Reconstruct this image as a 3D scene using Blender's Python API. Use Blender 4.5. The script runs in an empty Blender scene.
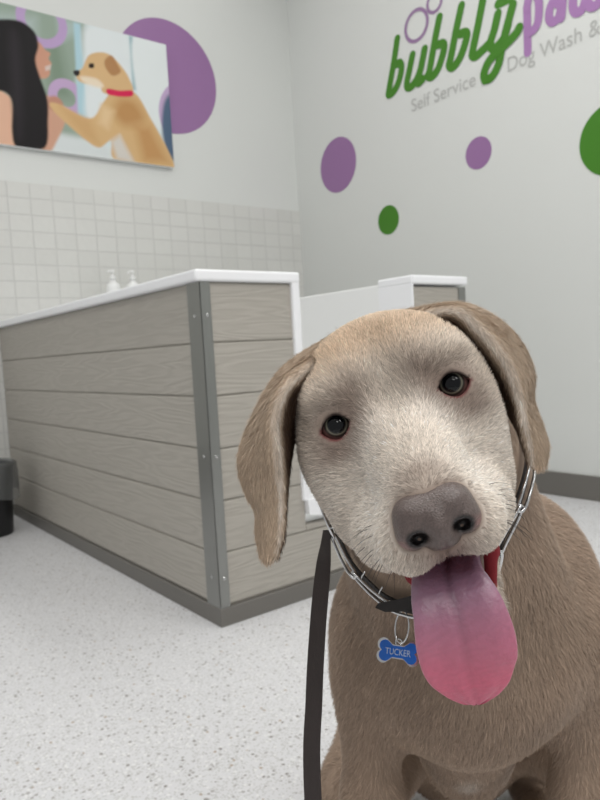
import bpy, bmesh, math, random
import numpy as np
from mathutils import Vector, Matrix, kdtree
from mathutils.geometry import tessellate_polygon

rng = np.random.default_rng(7)
random.seed(7)
SC = bpy.context.scene
COL = SC.collection

# ------------------------------------------------------------------ camera
F = 678.0
CAM_H = 0.66
_v = np.array([873.0, -97.0, F]); CX = _v / np.linalg.norm(_v)
_v = np.array([-529.0, -18.0, F]); _v = _v - CX * (CX @ _v); CY = _v / np.linalg.norm(_v)
CZ = np.cross(CX, CY)
RW = np.stack([CX, CY, CZ], 1)            # image axes (right, down, forward) <- room axes
CAMP = np.array([0, 0, CAM_H])

cd = bpy.data.cameras.new('camera')
cam = bpy.data.objects.new('camera', cd); COL.objects.link(cam)
m = Matrix.Identity(4)
for i in range(3):
    m[i][0] = RW[0, i]; m[i][1] = -RW[1, i]; m[i][2] = -RW[2, i]
m[2][3] = CAM_H
cam.matrix_world = m
cd.sensor_fit = 'VERTICAL'; cd.sensor_height = 24.0; cd.lens = F / 800 * 24.0
cd.clip_start = 0.02
cd.dof.use_dof = True; cd.dof.focus_distance = 0.37; cd.dof.aperture_fstop = 13.0
SC.camera = cam

# ------------------------------------------------------------------ world, lights, exposure
w = bpy.data.worlds.new('world'); SC.world = w; w.use_nodes = True
bg = w.node_tree.nodes['Background']
bg.inputs[0].default_value = (0.97, 0.985, 1.0, 1); bg.inputs[1].default_value = 0.5
SC.view_settings.view_transform = 'Standard'; SC.view_settings.look = 'None'
SC.view_settings.gamma = 1.0; SC.view_settings.exposure = -0.2
SC.view_settings.use_curve_mapping = False

def area(name, loc, sx, sy, energy, rot=(0, 0, 0), col=(1, 0.985, 0.965)):
    l = bpy.data.lights.new(name, 'AREA'); l.shape = 'RECTANGLE'; l.size = sx; l.size_y = sy
    l.energy = energy; l.color = col
    o = bpy.data.objects.new(name, l); COL.objects.link(o); o.location = loc; o.rotation_euler = rot
    return o
CEIL = 3.1
for lx, ly in ((-0.9, -0.6), (0.5, -0.6), (1.7, -0.6), (-0.9, 1.2), (0.5, 1.0), (1.7, 1.2), (0.5, 2.5), (1.75, 2.5), (-0.9, 2.5), (-1.8, -2.4), (-0.5, -2.4), (0.8, -2.4)):
    area('ceiling_lamp', (lx, ly, CEIL - 0.04), 0.25, 1.1, 3.5 if ly > 2 else 12 if ly > 0.9 else 19 if ly > -1 else 15)

# ------------------------------------------------------------------ coordinate helpers
LYv = RW.T @ np.array([0, 0, 1.0]); LYv[2] = 0; LYv /= np.linalg.norm(LYv)
LXv = np.array([LYv[1], -LYv[0], 0.0])
def P(px, py, d):
    """level frame (right, away, up) of the point seen at px,py at optical depth d; used to place the dog"""
    wv = RW.T @ np.array([(px - 300) / F * d, (py - 400) / F * d, d])
    return np.array([wv @ LXv, wv @ LYv, wv[2] + CAM_H])
def L2W(p):
    p = np.asarray(p, float)
    return p[..., :1] * LXv + p[..., 1:2] * LYv + p[..., 2:3] * np.array([0, 0, 1.0])
def onplane(px, py, ax, val):
    d = RW.T @ np.array([px - 300, py - 400, F]); t = (val - CAMP[ax]) / d[ax]
    return CAMP + d * t

def srgb(r, g, b, a=1.0):
    f = lambda c: (c / 255 / 12.92) if c / 255 <= 0.04045 else ((c / 255 + 0.055) / 1.055) ** 2.4
    return (f(r), f(g), f(b), a)

# ------------------------------------------------------------------ materials
def mat(name, col, rough=0.5, metal=0.0, spec=0.5, **kw):
    ma = bpy.data.materials.new(name); ma.use_nodes = True
    b = ma.node_tree.nodes['Principled BSDF']
    b.inputs['Base Color'].default_value = col; b.inputs['Roughness'].default_value = rough
    b.inputs['Metallic'].default_value = metal; b.inputs['Specular IOR Level'].default_value = spec
    for k, v in kw.items(): b.inputs[k].default_value = v
    return ma
def nodes(ma): return ma.node_tree.nodes, ma.node_tree.links, ma.node_tree.nodes['Principled BSDF']
def add_bump(ma, scale, strength, dist=0.002, detail=3, vec=None, stretch=None):
    n, l, b = nodes(ma)
    tc = n.new('ShaderNodeTexCoord'); mp = n.new('ShaderNodeMapping')
    if stretch: mp.inputs['Scale'].default_value = stretch
    nz = n.new('ShaderNodeTexNoise'); nz.inputs['Scale'].default_value = scale; nz.inputs['Detail'].default_value = detail
    bp = n.new('ShaderNodeBump'); bp.inputs['Strength'].default_value = strength; bp.inputs['Distance'].default_value = dist
    l.new(tc.outputs['Object'], mp.inputs[0]); l.new(mp.outputs[0], nz.inputs['Vector'])
    l.new(nz.outputs['Fac'], bp.inputs['Height']); l.new(bp.outputs[0], b.inputs['Normal'])
    return nz, bp
def attr_mat(name, rough, spec=0.4, attr='Col', **kw):
    ma = mat(name, (1, 1, 1, 1), rough, 0, spec, **kw)
    n, l, b = nodes(ma); a = n.new('ShaderNodeAttribute'); a.attribute_name = attr
    l.new(a.outputs['Color'], b.inputs['Base Color']); return ma

M = {}
M['wall'] = mat('painted_wall', srgb(219, 221, 218), 0.75); add_bump(M['wall'], 160, 0.12, 0.001)
M['ceil'] = mat('ceiling_white', srgb(232, 232, 230), 0.9); add_bump(M['ceil'], 90, 0.2)
M['white'] = mat('white_solid_surface', srgb(244, 245, 247), 0.3); add_bump(M['white'], 8, 0.02)
M['acryl'] = mat('white_acrylic_panel', srgb(242, 243, 242), 0.35); add_bump(M['acryl'], 6, 0.02)
M['vinyl_base'] = mat('grey_rubber_base', srgb(112, 109, 104), 0.5); add_bump(M['vinyl_base'], 60, 0.05)
M['green'] = mat('green_vinyl', srgb(62, 126, 18), 0.45); add_bump(M['green'], 120, 0.05)
M['purple'] = mat('purple_vinyl', srgb(152, 112, 160), 0.45); add_bump(M['purple'], 120, 0.05)
M['letter_purple'] = mat('light_purple_vinyl', srgb(166, 122, 176), 0.45); add_bump(M['letter_purple'], 120, 0.05)
M['grey_letter'] = mat('grey_vinyl', srgb(184, 185, 182), 0.5); add_bump(M['grey_letter'], 120, 0.05)
M['steel'] = mat('brushed_steel', srgb(150, 151, 148), 0.3, 1.0); add_bump(M['steel'], 60, 0.06, 0.001, stretch=(30, 30, 0.5))
M['chrome'] = mat('chrome', srgb(205, 205, 205), 0.12, 1.0); add_bump(M['chrome'], 300, 0.03, 0.0005)
M['black_plastic'] = mat('black_plastic', srgb(20, 20, 21), 0.5); add_bump(M['black_plastic'], 200, 0.05)
M['strap'] = mat('black_leather', srgb(34, 30, 29), 0.6); add_bump(M['strap'], 500, 0.3, 0.0005)
M['leash'] = mat('dark_brown_leash', srgb(50, 42, 40), 0.75); add_bump(M['leash'], 900, 0.5, 0.0006)
M['blue'] = mat('blue_enamel', srgb(28, 98, 190), 0.25); add_bump(M['blue'], 400, 0.05, 0.0003)
M['tagtext'] = mat('engraved_silver', srgb(190, 205, 225), 0.4, 0.3)
M['liner'] = mat('grey_bin_liner', srgb(120, 122, 122), 0.25, Alpha=0.55); add_bump(M['liner'], 45, 0.9, 0.01)
M['bottle'] = mat('white_bottle', srgb(240, 241, 240), 0.3); add_bump(M['bottle'], 40, 0.02)
M['bottle_label'] = mat('green_bottle_label', srgb(150, 190, 130), 0.5); add_bump(M['bottle_label'], 40, 0.02)
M['lamp_metal'] = mat('white_metal', srgb(230, 230, 230), 0.4); add_bump(M['lamp_metal'], 40, 0.02)

# siding: embossed wood grain boards
def siding():
    ma = mat('embossed_grey_siding', srgb(176, 173, 167), 0.55); n, l, b = nodes(ma)
    tc = n.new('ShaderNodeTexCoord'); mp = n.new('ShaderNodeMapping'); mp.inputs['Scale'].default_value = (0.55, 0.55, 5.5)
    nz = n.new('ShaderNodeTexNoise'); nz.inputs['Scale'].default_value = 3.0; nz.inputs['Detail'].default_value = 2.5
    wv = n.new('ShaderNodeMath'); wv.operation = 'MULTIPLY'; wv.inputs[1].default_value = 75
    sn = n.new('ShaderNodeMath'); sn.operation = 'SINE'
    fine = n.new('ShaderNodeTexNoise'); fine.inputs['Scale'].default_value = 60; fine.inputs['Detail'].default_value = 2
    ad = n.new('ShaderNodeMath'); ad.operation = 'ADD'
    bp = n.new('ShaderNodeBump'); bp.inputs['Strength'].default_value = 0.3; bp.inputs['Distance'].default_value = 0.0014
    l.new(tc.outputs['Object'], mp.inputs[0]); l.new(mp.outputs[0], nz.inputs['Vector']); l.new(mp.outputs[0], fine.inputs['Vector'])
    l.new(nz.outputs['Fac'], wv.inputs[0]); l.new(wv.outputs[0], sn.inputs[0])
    l.new(sn.outputs[0], ad.inputs[0]); l.new(fine.outputs['Fac'], ad.inputs[1])
    l.new(ad.outputs[0], bp.inputs['Height']); l.new(bp.outputs[0], b.inputs['Normal'])
    cr = n.new('ShaderNodeMapRange'); cr.inputs['From Min'].default_value = -1.2; cr.inputs['From Max'].default_value = 2
    mx = n.new('ShaderNodeMix'); mx.data_type = 'RGBA'
    mx.inputs[6].default_value = srgb(168, 163, 154); mx.inputs[7].default_value = srgb(176, 171, 162)
    l.new(ad.outputs[0], cr.inputs['Value']); l.new(cr.outputs[0], mx.inputs[0]); l.new(mx.outputs[2], b.inputs['Base Color'])
    return ma
M['siding'] = siding()

def floor_mat():
    ma = mat('speckled_sheet_floor', srgb(205, 205, 204), 0.4); n, l, b = nodes(ma)
    tc = n.new('ShaderNodeTexCoord')
    def layer(scale, thr, col, prev, seed):
        vo = n.new('ShaderNodeTexVoronoi'); vo.inputs['Scale'].default_value = scale
        mp = n.new('ShaderNodeMapping'); mp.inputs['Location'].default_value = (seed, seed * 2, 0)
        l.new(tc.outputs['Object'], mp.inputs[0]); l.new(mp.outputs[0], vo.inputs['Vector'])
        sp = n.new('ShaderNodeSeparateColor'); l.new(vo.outputs['Color'], sp.inputs[0])
        a = n.new('ShaderNodeMath'); a.operation = 'LESS_THAN'; a.inputs[1].default_value = thr[0]; l.new(sp.outputs[0], a.inputs[0])
        d = n.new('ShaderNodeMath'); d.operation = 'LESS_THAN'; d.inputs[1].default_value = thr[1]; l.new(vo.outputs['Distance'], d.inputs[0])
        k = n.new('ShaderNodeMath'); k.operation = 'MULTIPLY'; l.new(a.outputs[0], k.inputs[0]); l.new(d.outputs[0], k.inputs[1])
        mx = n.new('ShaderNodeMix'); mx.data_type = 'RGBA'; l.new(k.outputs[0], mx.inputs[0])
        if prev is None: mx.inputs[6].default_value = srgb(215, 215, 217)
        else: l.new(prev, mx.inputs[6])
        mx.inputs[7].default_value = col
        return mx.outputs[2]
    c = layer(260, (0.5, 0.5), srgb(196, 196, 195), None, 0.3)
    c = layer(150, (0.22, 0.42), srgb(226, 226, 226), c, 1.7)
    c = layer(120, (0.14, 0.36), srgb(172, 170, 169), c, 3.1)
    c = layer(95, (0.07, 0.30), srgb(148, 145, 142), c, 5.3)
    c = layer(95, (0.04, 0.28), srgb(176, 162, 148), c, 9.3)
    l.new(c, b.inputs['Base Color'])
    return ma
M['floor'] = floor_mat()

def tile_mat():
    ma = mat('glossy_white_tile', srgb(216, 216, 212), 0.12); n, l, b = nodes(ma)
    tc = n.new('ShaderNodeTexCoord'); mp = n.new('ShaderNodeMapping')
    mp.inputs['Rotation'].default_value = (math.radians(90), 0, 0)
    br = n.new('ShaderNodeTexBrick'); br.offset = 0.0; br.inputs['Scale'].default_value = 1.0
    br.inputs['Brick Width'].default_value = 0.1; br.inputs['Row Height'].default_value = 0.075; br.inputs['Mortar Size'].default_value = 0.0035
    br.inputs['Mortar Smooth'].default_value = 0.6
    br.inputs['Color1'].default_value = srgb(216, 216, 212); br.inputs['Color2'].default_value = srgb(212, 212, 208); br.inputs['Mortar'].default_value = srgb(203, 203, 200)
    l.new(tc.outputs['Object'], mp.inputs[0]); l.new(mp.outputs[0], br.inputs['Vector']); l.new(br.outputs['Color'], b.inputs['Base Color'])
    nz = n.new('ShaderNodeTexNoise'); nz.inputs['Scale'].default_value = 24; nz.inputs['Detail'].default_value = 1; l.new(tc.outputs['Object'], nz.inputs['Vector'])
    ad = n.new('ShaderNodeMath'); ad.operation = 'MULTIPLY_ADD'; ad.inputs[1].default_value = -1.0
    l.new(br.outputs['Fac'], ad.inputs[0]); l.new(nz.outputs['Fac'], ad.inputs[2])
    bp = n.new('ShaderNodeBump'); bp.inputs['Strength'].default_value = 0.5; bp.inputs['Distance'].default_value = 0.004
    l.new(ad.outputs[0], bp.inputs['Height']); l.new(bp.outputs[0], b.inputs['Normal'])
    return ma
M['tile'] = tile_mat()

# ------------------------------------------------------------------ object helpers
def empty(name, loc, label=None, cat=None, group=None):
    o = bpy.data.objects.new(name, None); COL.objects.link(o); o.location = loc; o.empty_display_size = 0.05
    return tag(o, label, cat, group)
def tag(o, label=None, cat=None, group=None, kind=None):
    if label: o['label'] = label
    if cat: o['category'] = cat
    if group: o['group'] = group
    if kind: o['kind'] = kind
    return o
def rootloc(p):
    v = Vector((0, 0, 0))
    while p is not None: v = v + Vector(p.location); p = p.parent
    return v
def obj(name, verts, faces, ma, parent=None, smooth=False, loc=None, matidx=None):
    """verts in world coordinates; the origin goes to loc (top level) or to the parent's"""
    base = rootloc(parent) if parent is not None else Vector(loc or (0, 0, 0))
    V = np.asarray([tuple(v) for v in verts], float) - np.array(base)
    me = bpy.data.meshes.new(name); me.from_pydata([tuple(v) for v in V], [], faces)
    mats = ma if isinstance(ma, list) else [ma]
    for q in mats: me.materials.append(q)
    if matidx is not None: me.polygons.foreach_set('material_index', matidx)
    if smooth: me.polygons.foreach_set('use_smooth', [True] * len(me.polygons))
    me.update()
    o = bpy.data.objects.new(name, me); COL.objects.link(o)
    if parent is not None: o.parent = parent
    else: o.location = base
    return o
def bm_obj(name, bm, ma, parent=None, smooth=False, loc=None):
    bmesh.ops.recalc_face_normals(bm, faces=bm.faces)
    bm.verts.index_update()
    vs = [v.co.copy() for v in bm.verts]; fs = [[v.index for v in f.verts] for f in bm.faces]
    bm.free(); return obj(name, vs, fs, ma, parent, smooth, loc)
def box(bm, lo, hi, bev=0.0, seg=2):
    r = bmesh.ops.create_cube(bm, size=1.0); vs = r['verts']
    c = [(a + b) / 2 for a, b in zip(lo, hi)]; s = [abs(b - a) for a, b in zip(lo, hi)]
    for v in vs: v.co = Vector((c[0] + v.co.x * s[0], c[1] + v.co.y * s[1], c[2] + v.co.z * s[2]))
    if bev > 0:
        es = list({e for v in vs for e in v.link_edges})
        bmesh.ops.bevel(bm, geom=es, offset=bev, segments=seg, affect='EDGES', profile=0.5)
def tube(path, r, n=8, closed=False, caps=True, flat=None):
    """tube mesh along points; r scalar or list"""
    Pt = [np.array(p, float) for p in path]; k = len(Pt); V = []; Fc = []
    up = None
    for i in range(k):
        a = Pt[(i - 1) % k] if (closed or i > 0) else Pt[i]; b = Pt[(i + 1) % k] if (closed or i < k - 1) else Pt[i]
        t = b - a; t /= (np.linalg.norm(t) + 1e-12)
        if up is None:
            up = np.array([0, 0, 1.0]) if abs(t[2]) < 0.9 else np.array([1.0, 0, 0])
        up = up - t * (up @ t); up /= (np.linalg.norm(up) + 1e-12); s = np.cross(t, up)
        rr = r[i] if hasattr(r, '__len__') else r
        for j in range(n):
            an = 2 * math.pi * j / n
            V.append(Pt[i] + rr * (math.cos(an) * up + math.sin(an) * s))
    m_ = k if closed else k - 1
    for i in range(m_):
        for j in range(n):
            i2 = (i + 1) % k; j2 = (j + 1) % n
            Fc.append([i * n + j, i * n + j2, i2 * n + j2, i2 * n + j])
    if not closed and caps:
        Fc.append(list(range(n))[::-1]); Fc.append([(k - 1) * n + j for j in range(n)])
    return V, Fc
def catmull(pts, per=8, closed=False):
    Q = [np.array(p, float) for p in pts]; k = len(Q); out = []
    segs = k if closed else k - 1
    for i in range(segs):
        p1, p2 = Q[i % k], Q[(i + 1) % k]
        p0 = Q[(i - 1) % k] if (closed or i > 0) else 2 * p1 - p2
        p3 = Q[(i + 2) % k] if (closed or i + 2 < k) else 2 * p2 - p1
        for t in np.linspace(0, 1, per, endpoint=False):
            out.append(0.5 * (2 * p1 + (p2 - p0) * t + (2 * p0 - 5 * p1 + 4 * p2 - p3) * t * t + (3 * p1 - p0 - 3 * p2 + p3) * t ** 3))
    if not closed: out.append(Q[-1])
    return out
def lathe(prof, c, n=32):
    V = []; Fc = []
    for (r, z) in prof:
        for j in range(n):
            a = 2 * math.pi * j / n; V.append((c[0] + r * math.cos(a), c[1] + r * math.sin(a), c[2] + z))
    for i in range(len(prof) - 1):
        for j in range(n):
            Fc.append([i * n + j, i * n + (j + 1) % n, (i + 1) * n + (j + 1) % n, (i + 1) * n + j])
    Fc.append(list(range(n))[::-1]); Fc.append([(len(prof) - 1) * n + j for j in range(n)])
    return V, Fc
def prism(poly, fn, depth):
    """extrude a 2D polygon; fn(u, v, d) -> world"""
    k = len(poly); V = [fn(u, v, 0) for u, v in poly] + [fn(u, v, depth) for u, v in poly]
    tris = tessellate_polygon([[Vector((u, v, 0)) for u, v in poly]])
    Fc = [list(t) for t in tris] + [[q + k for q in t][::-1] for t in tris]
    Fc += [[i, (i + 1) % k, (i + 1) % k + k, i + k] for i in range(k)]
    return V, Fc
def merge(parts):
    V = []; Fc = []
    for v, f in parts:
        o = len(V); V += list(v); Fc += [[i + o for i in q] for q in f]
    return V, Fc
def fixn(o):
    bm = bmesh.new(); bm.from_mesh(o.data); bmesh.ops.recalc_face_normals(bm, faces=bm.faces); bm.to_mesh(o.data); bm.free(); return o

def slab(bm, poly, z0, z1, bev=0.006):
    """bevelled horizontal slab from a plan polygon"""
    vs = [bm.verts.new((x, y, z0)) for x, y in poly]; f = bm.faces.new(vs)
    r = bmesh.ops.extrude_face_region(bm, geom=[f]); nv = [g for g in r['geom'] if isinstance(g, bmesh.types.BMVert)]
    for v_ in nv: v_.co.z = z1
    es = list({e for v_ in vs + nv for e in v_.link_edges})
    bmesh.ops.bevel(bm, geom=es, offset=bev, segments=3, affect='EDGES', profile=0.5)
# ------------------------------------------------------------------ room
XR, YB, X0, Y0 = 2.562, 3.217, 0.813, 1.411
def struct(name, lo, hi, ma, bev=0):
    bm = bmesh.new(); box(bm, lo, hi, bev); return tag(bm_obj(name, bm, ma), kind='structure')
struct('floor', (-2.6, -3.2, -0.1), (XR + 0.1, YB + 0.1, 0), M['floor'])
struct('ceiling', (-2.6, -3.2, CEIL), (XR + 0.1, YB + 0.1, CEIL + 0.1), M['ceil'])
struct('wall_back', (-2.6, YB, 0), (XR, YB + 0.1, CEIL), M['wall'])
struct('wall_right', (XR, -3.2, 0), (XR + 0.1, YB + 0.1, CEIL), M['wall'])
struct('trim_1', (-2.6, YB - 0.008, 0.0), (XR, YB, 1.495), M['tile'])
struct('baseboard_right', (XR - 0.01, -3.2, 0), (XR, YB, 0.1), M['vinyl_base'], 0.003)
struct('baseboard_back', (-2.6, YB - 0.016, 0), (X0 - 0.01, YB - 0.008, 0.1), M['vinyl_base'], 0.003)

# ------------------------------------------------------------------ dog wash station
ws = empty('dog_wash_station', (1.3, 2.2, 0), 'large walk-in dog wash tub clad in grey embossed boards with white cap', 'dog wash tub')
NX0, NX1, XE, TOP = 1.098, 1.537, 1.796, 0.84
def boards_y(bm, x, y0, y1, z0, z1, t):      # boards facing -x, groove between
    zs = [0.05, 0.181, 0.309, 0.437, 0.566, 0.695, 0.84]
    for a, b in zip(zs[:-1], zs[1:]):
        a = max(a, z0); b = min(b, z1)
        if b - a > 0.01: box(bm, (x, y0, a + 0.0012), (x + t, y1, b - 0.0012), 0.0035, 2)
    box(bm, (x + 0.006, y0, z0), (x + t, y1, z1))
def boards_x(bm, y, x0, x1, z0, z1, t):
    zs = [0.05, 0.181, 0.309, 0.437, 0.566, 0.695, 0.84]
    for a, b in zip(zs[:-1], zs[1:]):
        a = max(a, z0); b = min(b, z1)
        if b - a > 0.01: box(bm, (x0, y, a + 0.0012), (x1, y + t, b - 0.0012), 0.0035, 2)
    box(bm, (x0, y + 0.006, z0), (x1, y + t, z1))
bm = bmesh.new(); boards_y(bm, X0 + 0.004, Y0 + 0.01, YB - 0.012, 0.045, TOP, 0.02); bm_obj('side_panel', bm, M['siding'], ws)
bm = bmesh.new()
boards_x(bm, Y0 + 0.004, X0 + 0.01, XE - 0.01, 0.045, 0.181, 0.02)
boards_x(bm, Y0 + 0.004, X0 + 0.01, NX0 - 0.004, 0.181, TOP, 0.02)
boards_x(bm, Y0 + 0.004, NX0 - 0.004, NX1 + 0.006, 0.181, 0.2, 0.02)
boards_x(bm, Y0 + 0.004, NX1 + 0.006, XE - 0.01, 0.181, TOP, 0.02)
bm_obj('front_panel', bm, M['siding'], ws)
# plinth
bm = bmesh.new()
slab(bm, [(X0 - 0.001, Y0 - 0.001), (XE + 0.001, Y0 - 0.001), (XE + 0.001, YB - 0.01), (XE - 0.03, YB - 0.01), (XE - 0.03, Y0 + 0.03), (X0 + 0.03, Y0 + 0.03), (X0 + 0.03, YB - 0.01), (X0 - 0.001, YB - 0.01)], 0, 0.046, 0.002)
bm_obj('base_strip', bm, M['vinyl_base'], ws)
# steel corner angles
def corner(x, y, sx, name='corner_trim', wl=0.029, wr=0.064):
    bm = bmesh.new()
    box(bm, (x, y, 0.046), (x + sx * wl, y + 0.0025, TOP), 0.0008, 1)
    box(bm, (x, y, 0.046), (x + sx * 0.0025, y + wr, TOP), 0.0008, 1)
    o = bm_obj(name, bm, M['steel'], ws); o['label'] = 'brushed steel corner angle'
    for z in (0.12, 0.42, 0.76):
        V, Fc = lathe([(0.0045, 0), (0.004, 0.0015), (0.0015, 0.002)], (0, 0, 0), 12)
        W = [(x + sx * wl * 0.55 + a, y - c, z + b) for a, b, c in V]
        W2 = [(x - sx * c, y + wr * 0.5 + a, z + b) for a, b, c in V]
        fixn(obj('screw', W, Fc, M['chrome'], o, True)); fixn(obj('screw', W2, Fc, M['chrome'], o, True))
corner(X0, Y0, 1); corner(XE, Y0, -1, wl=0.034)
# white cap: runs over side wall, front walls, and down the entry edges
TH = 0.14
bm = bmesh.new()
slab(bm, [(X0 - 0.014, Y0 - 0.008), (NX0 + 0.012, Y0 - 0.008), (NX0 + 0.012, Y0 + TH), (X0 + TH, Y0 + TH), (X0 + TH, YB - 0.01), (X0 - 0.014, YB - 0.01)], TOP, 0.868)
cap = bm_obj('cap', bm, M['white'], ws)
bm = bmesh.new(); box(bm, (NX0 - 0.014, Y0 - 0.006, 0.265), (NX0 + 0.011, Y0 + TH - 0.001, TOP + 0.004), 0.004, 3); bm_obj('edge_strip', bm, M['white'], ws)
bm = bmesh.new(); slab(bm, [(NX1, Y0 - 0.008), (XE + 0.004, Y0 - 0.008), (XE + 0.004, Y0 + TH), (NX1, Y0 + TH)], TOP + 0.006, 0.873); bm_obj('cap', bm, M['white'], ws)
bm = bmesh.new(); box(bm, (NX1 + 0.0005, Y0 - 0.006, 0.262), (NX1 + 0.008, Y0 + TH - 0.001, TOP + 0.008), 0.003, 2); bm_obj('edge_strip', bm, M['white'], ws)
# inner walls of the tub
bm = bmesh.new()
box(bm, (X0 + 0.024, Y0 + 0.03, 0.05), (X0 + TH - 0.004, YB - 0.012, TOP))
box(bm, (X0 + 0.026, Y0 + 0.026, 0.05), (NX0 - 0.004, Y0 + TH - 0.004, TOP))
box(bm, (NX1 + 0.008, Y0 + 0.026, 0.05), (XE - 0.004, Y0 + TH - 0.004, TOP + 0.004))
box(bm, (NX1 + 0.002, Y0 + TH - 0.004, 0.05), (NX1 + 0.12, YB - 0.012, 0.858), 0.004)
box(bm, (XE - 0.03, Y0 + TH, 0.05), (XE - 0.004, YB - 0.012, 0.83))
box(bm, (NX1 + 0.12, Y0 + TH, 0.80), (XE - 0.004, YB - 0.012, 0.83))
bm_obj('tub_wall', bm, M['acryl'], ws)
bm = bmesh.new()
box(bm, (X0 + TH - 0.004, Y0 + 0.03, 0.12), (NX1 + 0.002, YB - 0.012, 0.17))
bm_obj('tub_floor', bm, M['acryl'], ws)
bm = bmesh.new()
box(bm, (X0 + TH - 0.004, YB - 0.30, 0.17), (NX1 + 0.002, YB - 0.012, 0.90), 0.006, 3)
bm_obj('back_ledge', bm, M['white'], ws)
# entry sill, dipping slightly towards the middle
sill = [(NX0 - 0.006, 0.268), (NX0 + 0.16, 0.262), (NX1, 0.262), (NX1, 0.195), (NX0 + 0.16, 0.195), (NX0 - 0.002, 0.228)]
V, Fc = prism(sill, lambda u, v, d: (u, Y0 - 0.012 + d, v), TH + 0.01); fixn(obj('entry_sill', V, Fc, M['white'], ws))

# ------------------------------------------------------------------ pump bottles on the back ledge
def bottle(x, y, z, h, label, lab):
    t = empty('pump_bottle', (x, y, z), label, 'bottle', 'pump bottles on the tub ledge')
    k = h / 0.195
    V, Fc = lathe([(0.001, 0.0005), (0.028, 0.0005), (0.031, 0.004), (0.031, 0.115), (0.028, 0.128), (0.013, 0.14), (0.012, 0.148)], (x, y, z), 24)
    fixn(obj('bottle_body', [(a, b, z + (c - z) * k) for a, b, c in V], Fc, M['bottle'], t, True))
    V, Fc = lathe([(0.0316, 0.03), (0.0317, 0.031), (0.0317, 0.085), (0.0316, 0.086)], (x, y, z), 24)
    o = fixn(obj('bottle_label', [(a, b, z + (c - z) * k) for a, b, c in V], Fc, M[lab], t, True)); 
    V, Fc = lathe([(0.014, 0.147), (0.014, 0.162), (0.006, 0.166), (0.004, 0.168), (0.004, 0.18), (0.009, 0.182), (0.009, 0.192), (0.006, 0.195)], (x, y, z), 20)
    V = [(a, b, z + (c - z) * k) for a, b, c in V]
    n2 = tube([(x, y, z + 0.187 * k), (x - 0.02, y - 0.012, z + 0.187 * k), (x - 0.034, y - 0.021, z + 0.179 * k)], 0.004, 8)
    V, Fc = merge([(V, Fc), n2]); fixn(obj('pump', V, Fc, M['bottle'], t, True))
bottle(1.305, 3.067, 0.90, 0.195, 'white pump bottle with green label on the tub ledge, left of the pair', 'bottle_label')
bottle(1.405, 3.067, 0.90, 0.195, 'plain white pump bottle on the tub ledge, right of the pair', 'bottle')

# ------------------------------------------------------------------ waste bin
bx, by = 0.635, 2.90
t = empty('waste_bin', (bx, by, 0), 'small black waste bin with grey plastic liner beside the grey tub wall', 'waste bin')
V, Fc = lathe([(0.002, 0.0), (0.088, 0.0), (0.09, 0.004), (0.108, 0.27), (0.111, 0.272), (0.111, 0.284), (0.105, 0.284), (0.103, 0.27), (0.086, 0.01), (0.002, 0.01)], (bx, by, 0), 40)
fixn(obj('bin_body', V, Fc, M['black_plastic'], t, True))
n = 72; V = []; Fc = []
prof = [(0.098, 0.20), (0.102, 0.275), (0.109, 0.293), (0.117, 0.286), (0.120, 0.25), (0.123, 0.20), (0.126, 0.155)]
for i, (r, z) in enumerate(prof):
    for j in range(n):
        a = 2 * math.pi * j / n
        wob = 0.004 * math.sin(7 * a + i) * (i > 2) + 0.003 * math.sin(17 * a + 2 * i) * (i > 1)
        V.append((bx + (r + wob) * math.cos(a), by + (r + wob) * math.sin(a), z + (0.012 * math.sin(3 * a + 1) if i == 6 else 0)))
for i in range(len(prof) - 1):
    for j in range(n): Fc.append([i * n + j, i * n + (j + 1) % n, (i + 1) * n + (j + 1) % n, (i + 1) * n + j])
obj('bin_liner', V, Fc, M['liner'], t, True)

# ------------------------------------------------------------------ wall graphics
DT = 0.0015
def rw(u, v, d=0.0): return (XR - 0.0003 - d, u, v)          # right wall: u = y
def disc_poly(u, v, r, n=64): return [(u + r * math.cos(2 * math.pi * i / n), v + r * math.sin(2 * math.pi * i / n)) for i in range(n)]
def rpt(px, py): q = onplane(px, py, 0, XR); return (q[1], q[2])
for (px, py, r, ma, lab) in ((338, 165, 0.147, 'purple', 'larger purple wall dot on the right wall, left above the small green dot'),
                             (478.5, 153, 0.07, 'purple', 'smaller purple wall dot under the lettering on the right wall'),
                             (388.5, 220, 0.0735, 'green', 'small green wall dot between the two purple dots on the right wall'),
                             (614, 138, 0.137, 'green', 'large green wall dot cut by the right edge of the photo')):
    u, v = rpt(px, py); V, Fc = prism(disc_poly(u, v, r), rw, DT)
    tag(fixn(obj('wall_dot', V, Fc, M[ma], loc=(XR, u, v))), lab, 'wall decal', 'round dots on the right wall')
u, v = 1.751, 2.116
V, Fc = prism(disc_poly(u, v, 0.286, 96), lambda a, b, d: (a, YB - 0.0003 - d, b), DT)
tag(fixn(obj('wall_dot', V, Fc, M['purple'], loc=(u, YB, v))), 'big purple wall dot on the back wall behind the canvas print', 'wall decal')

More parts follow.
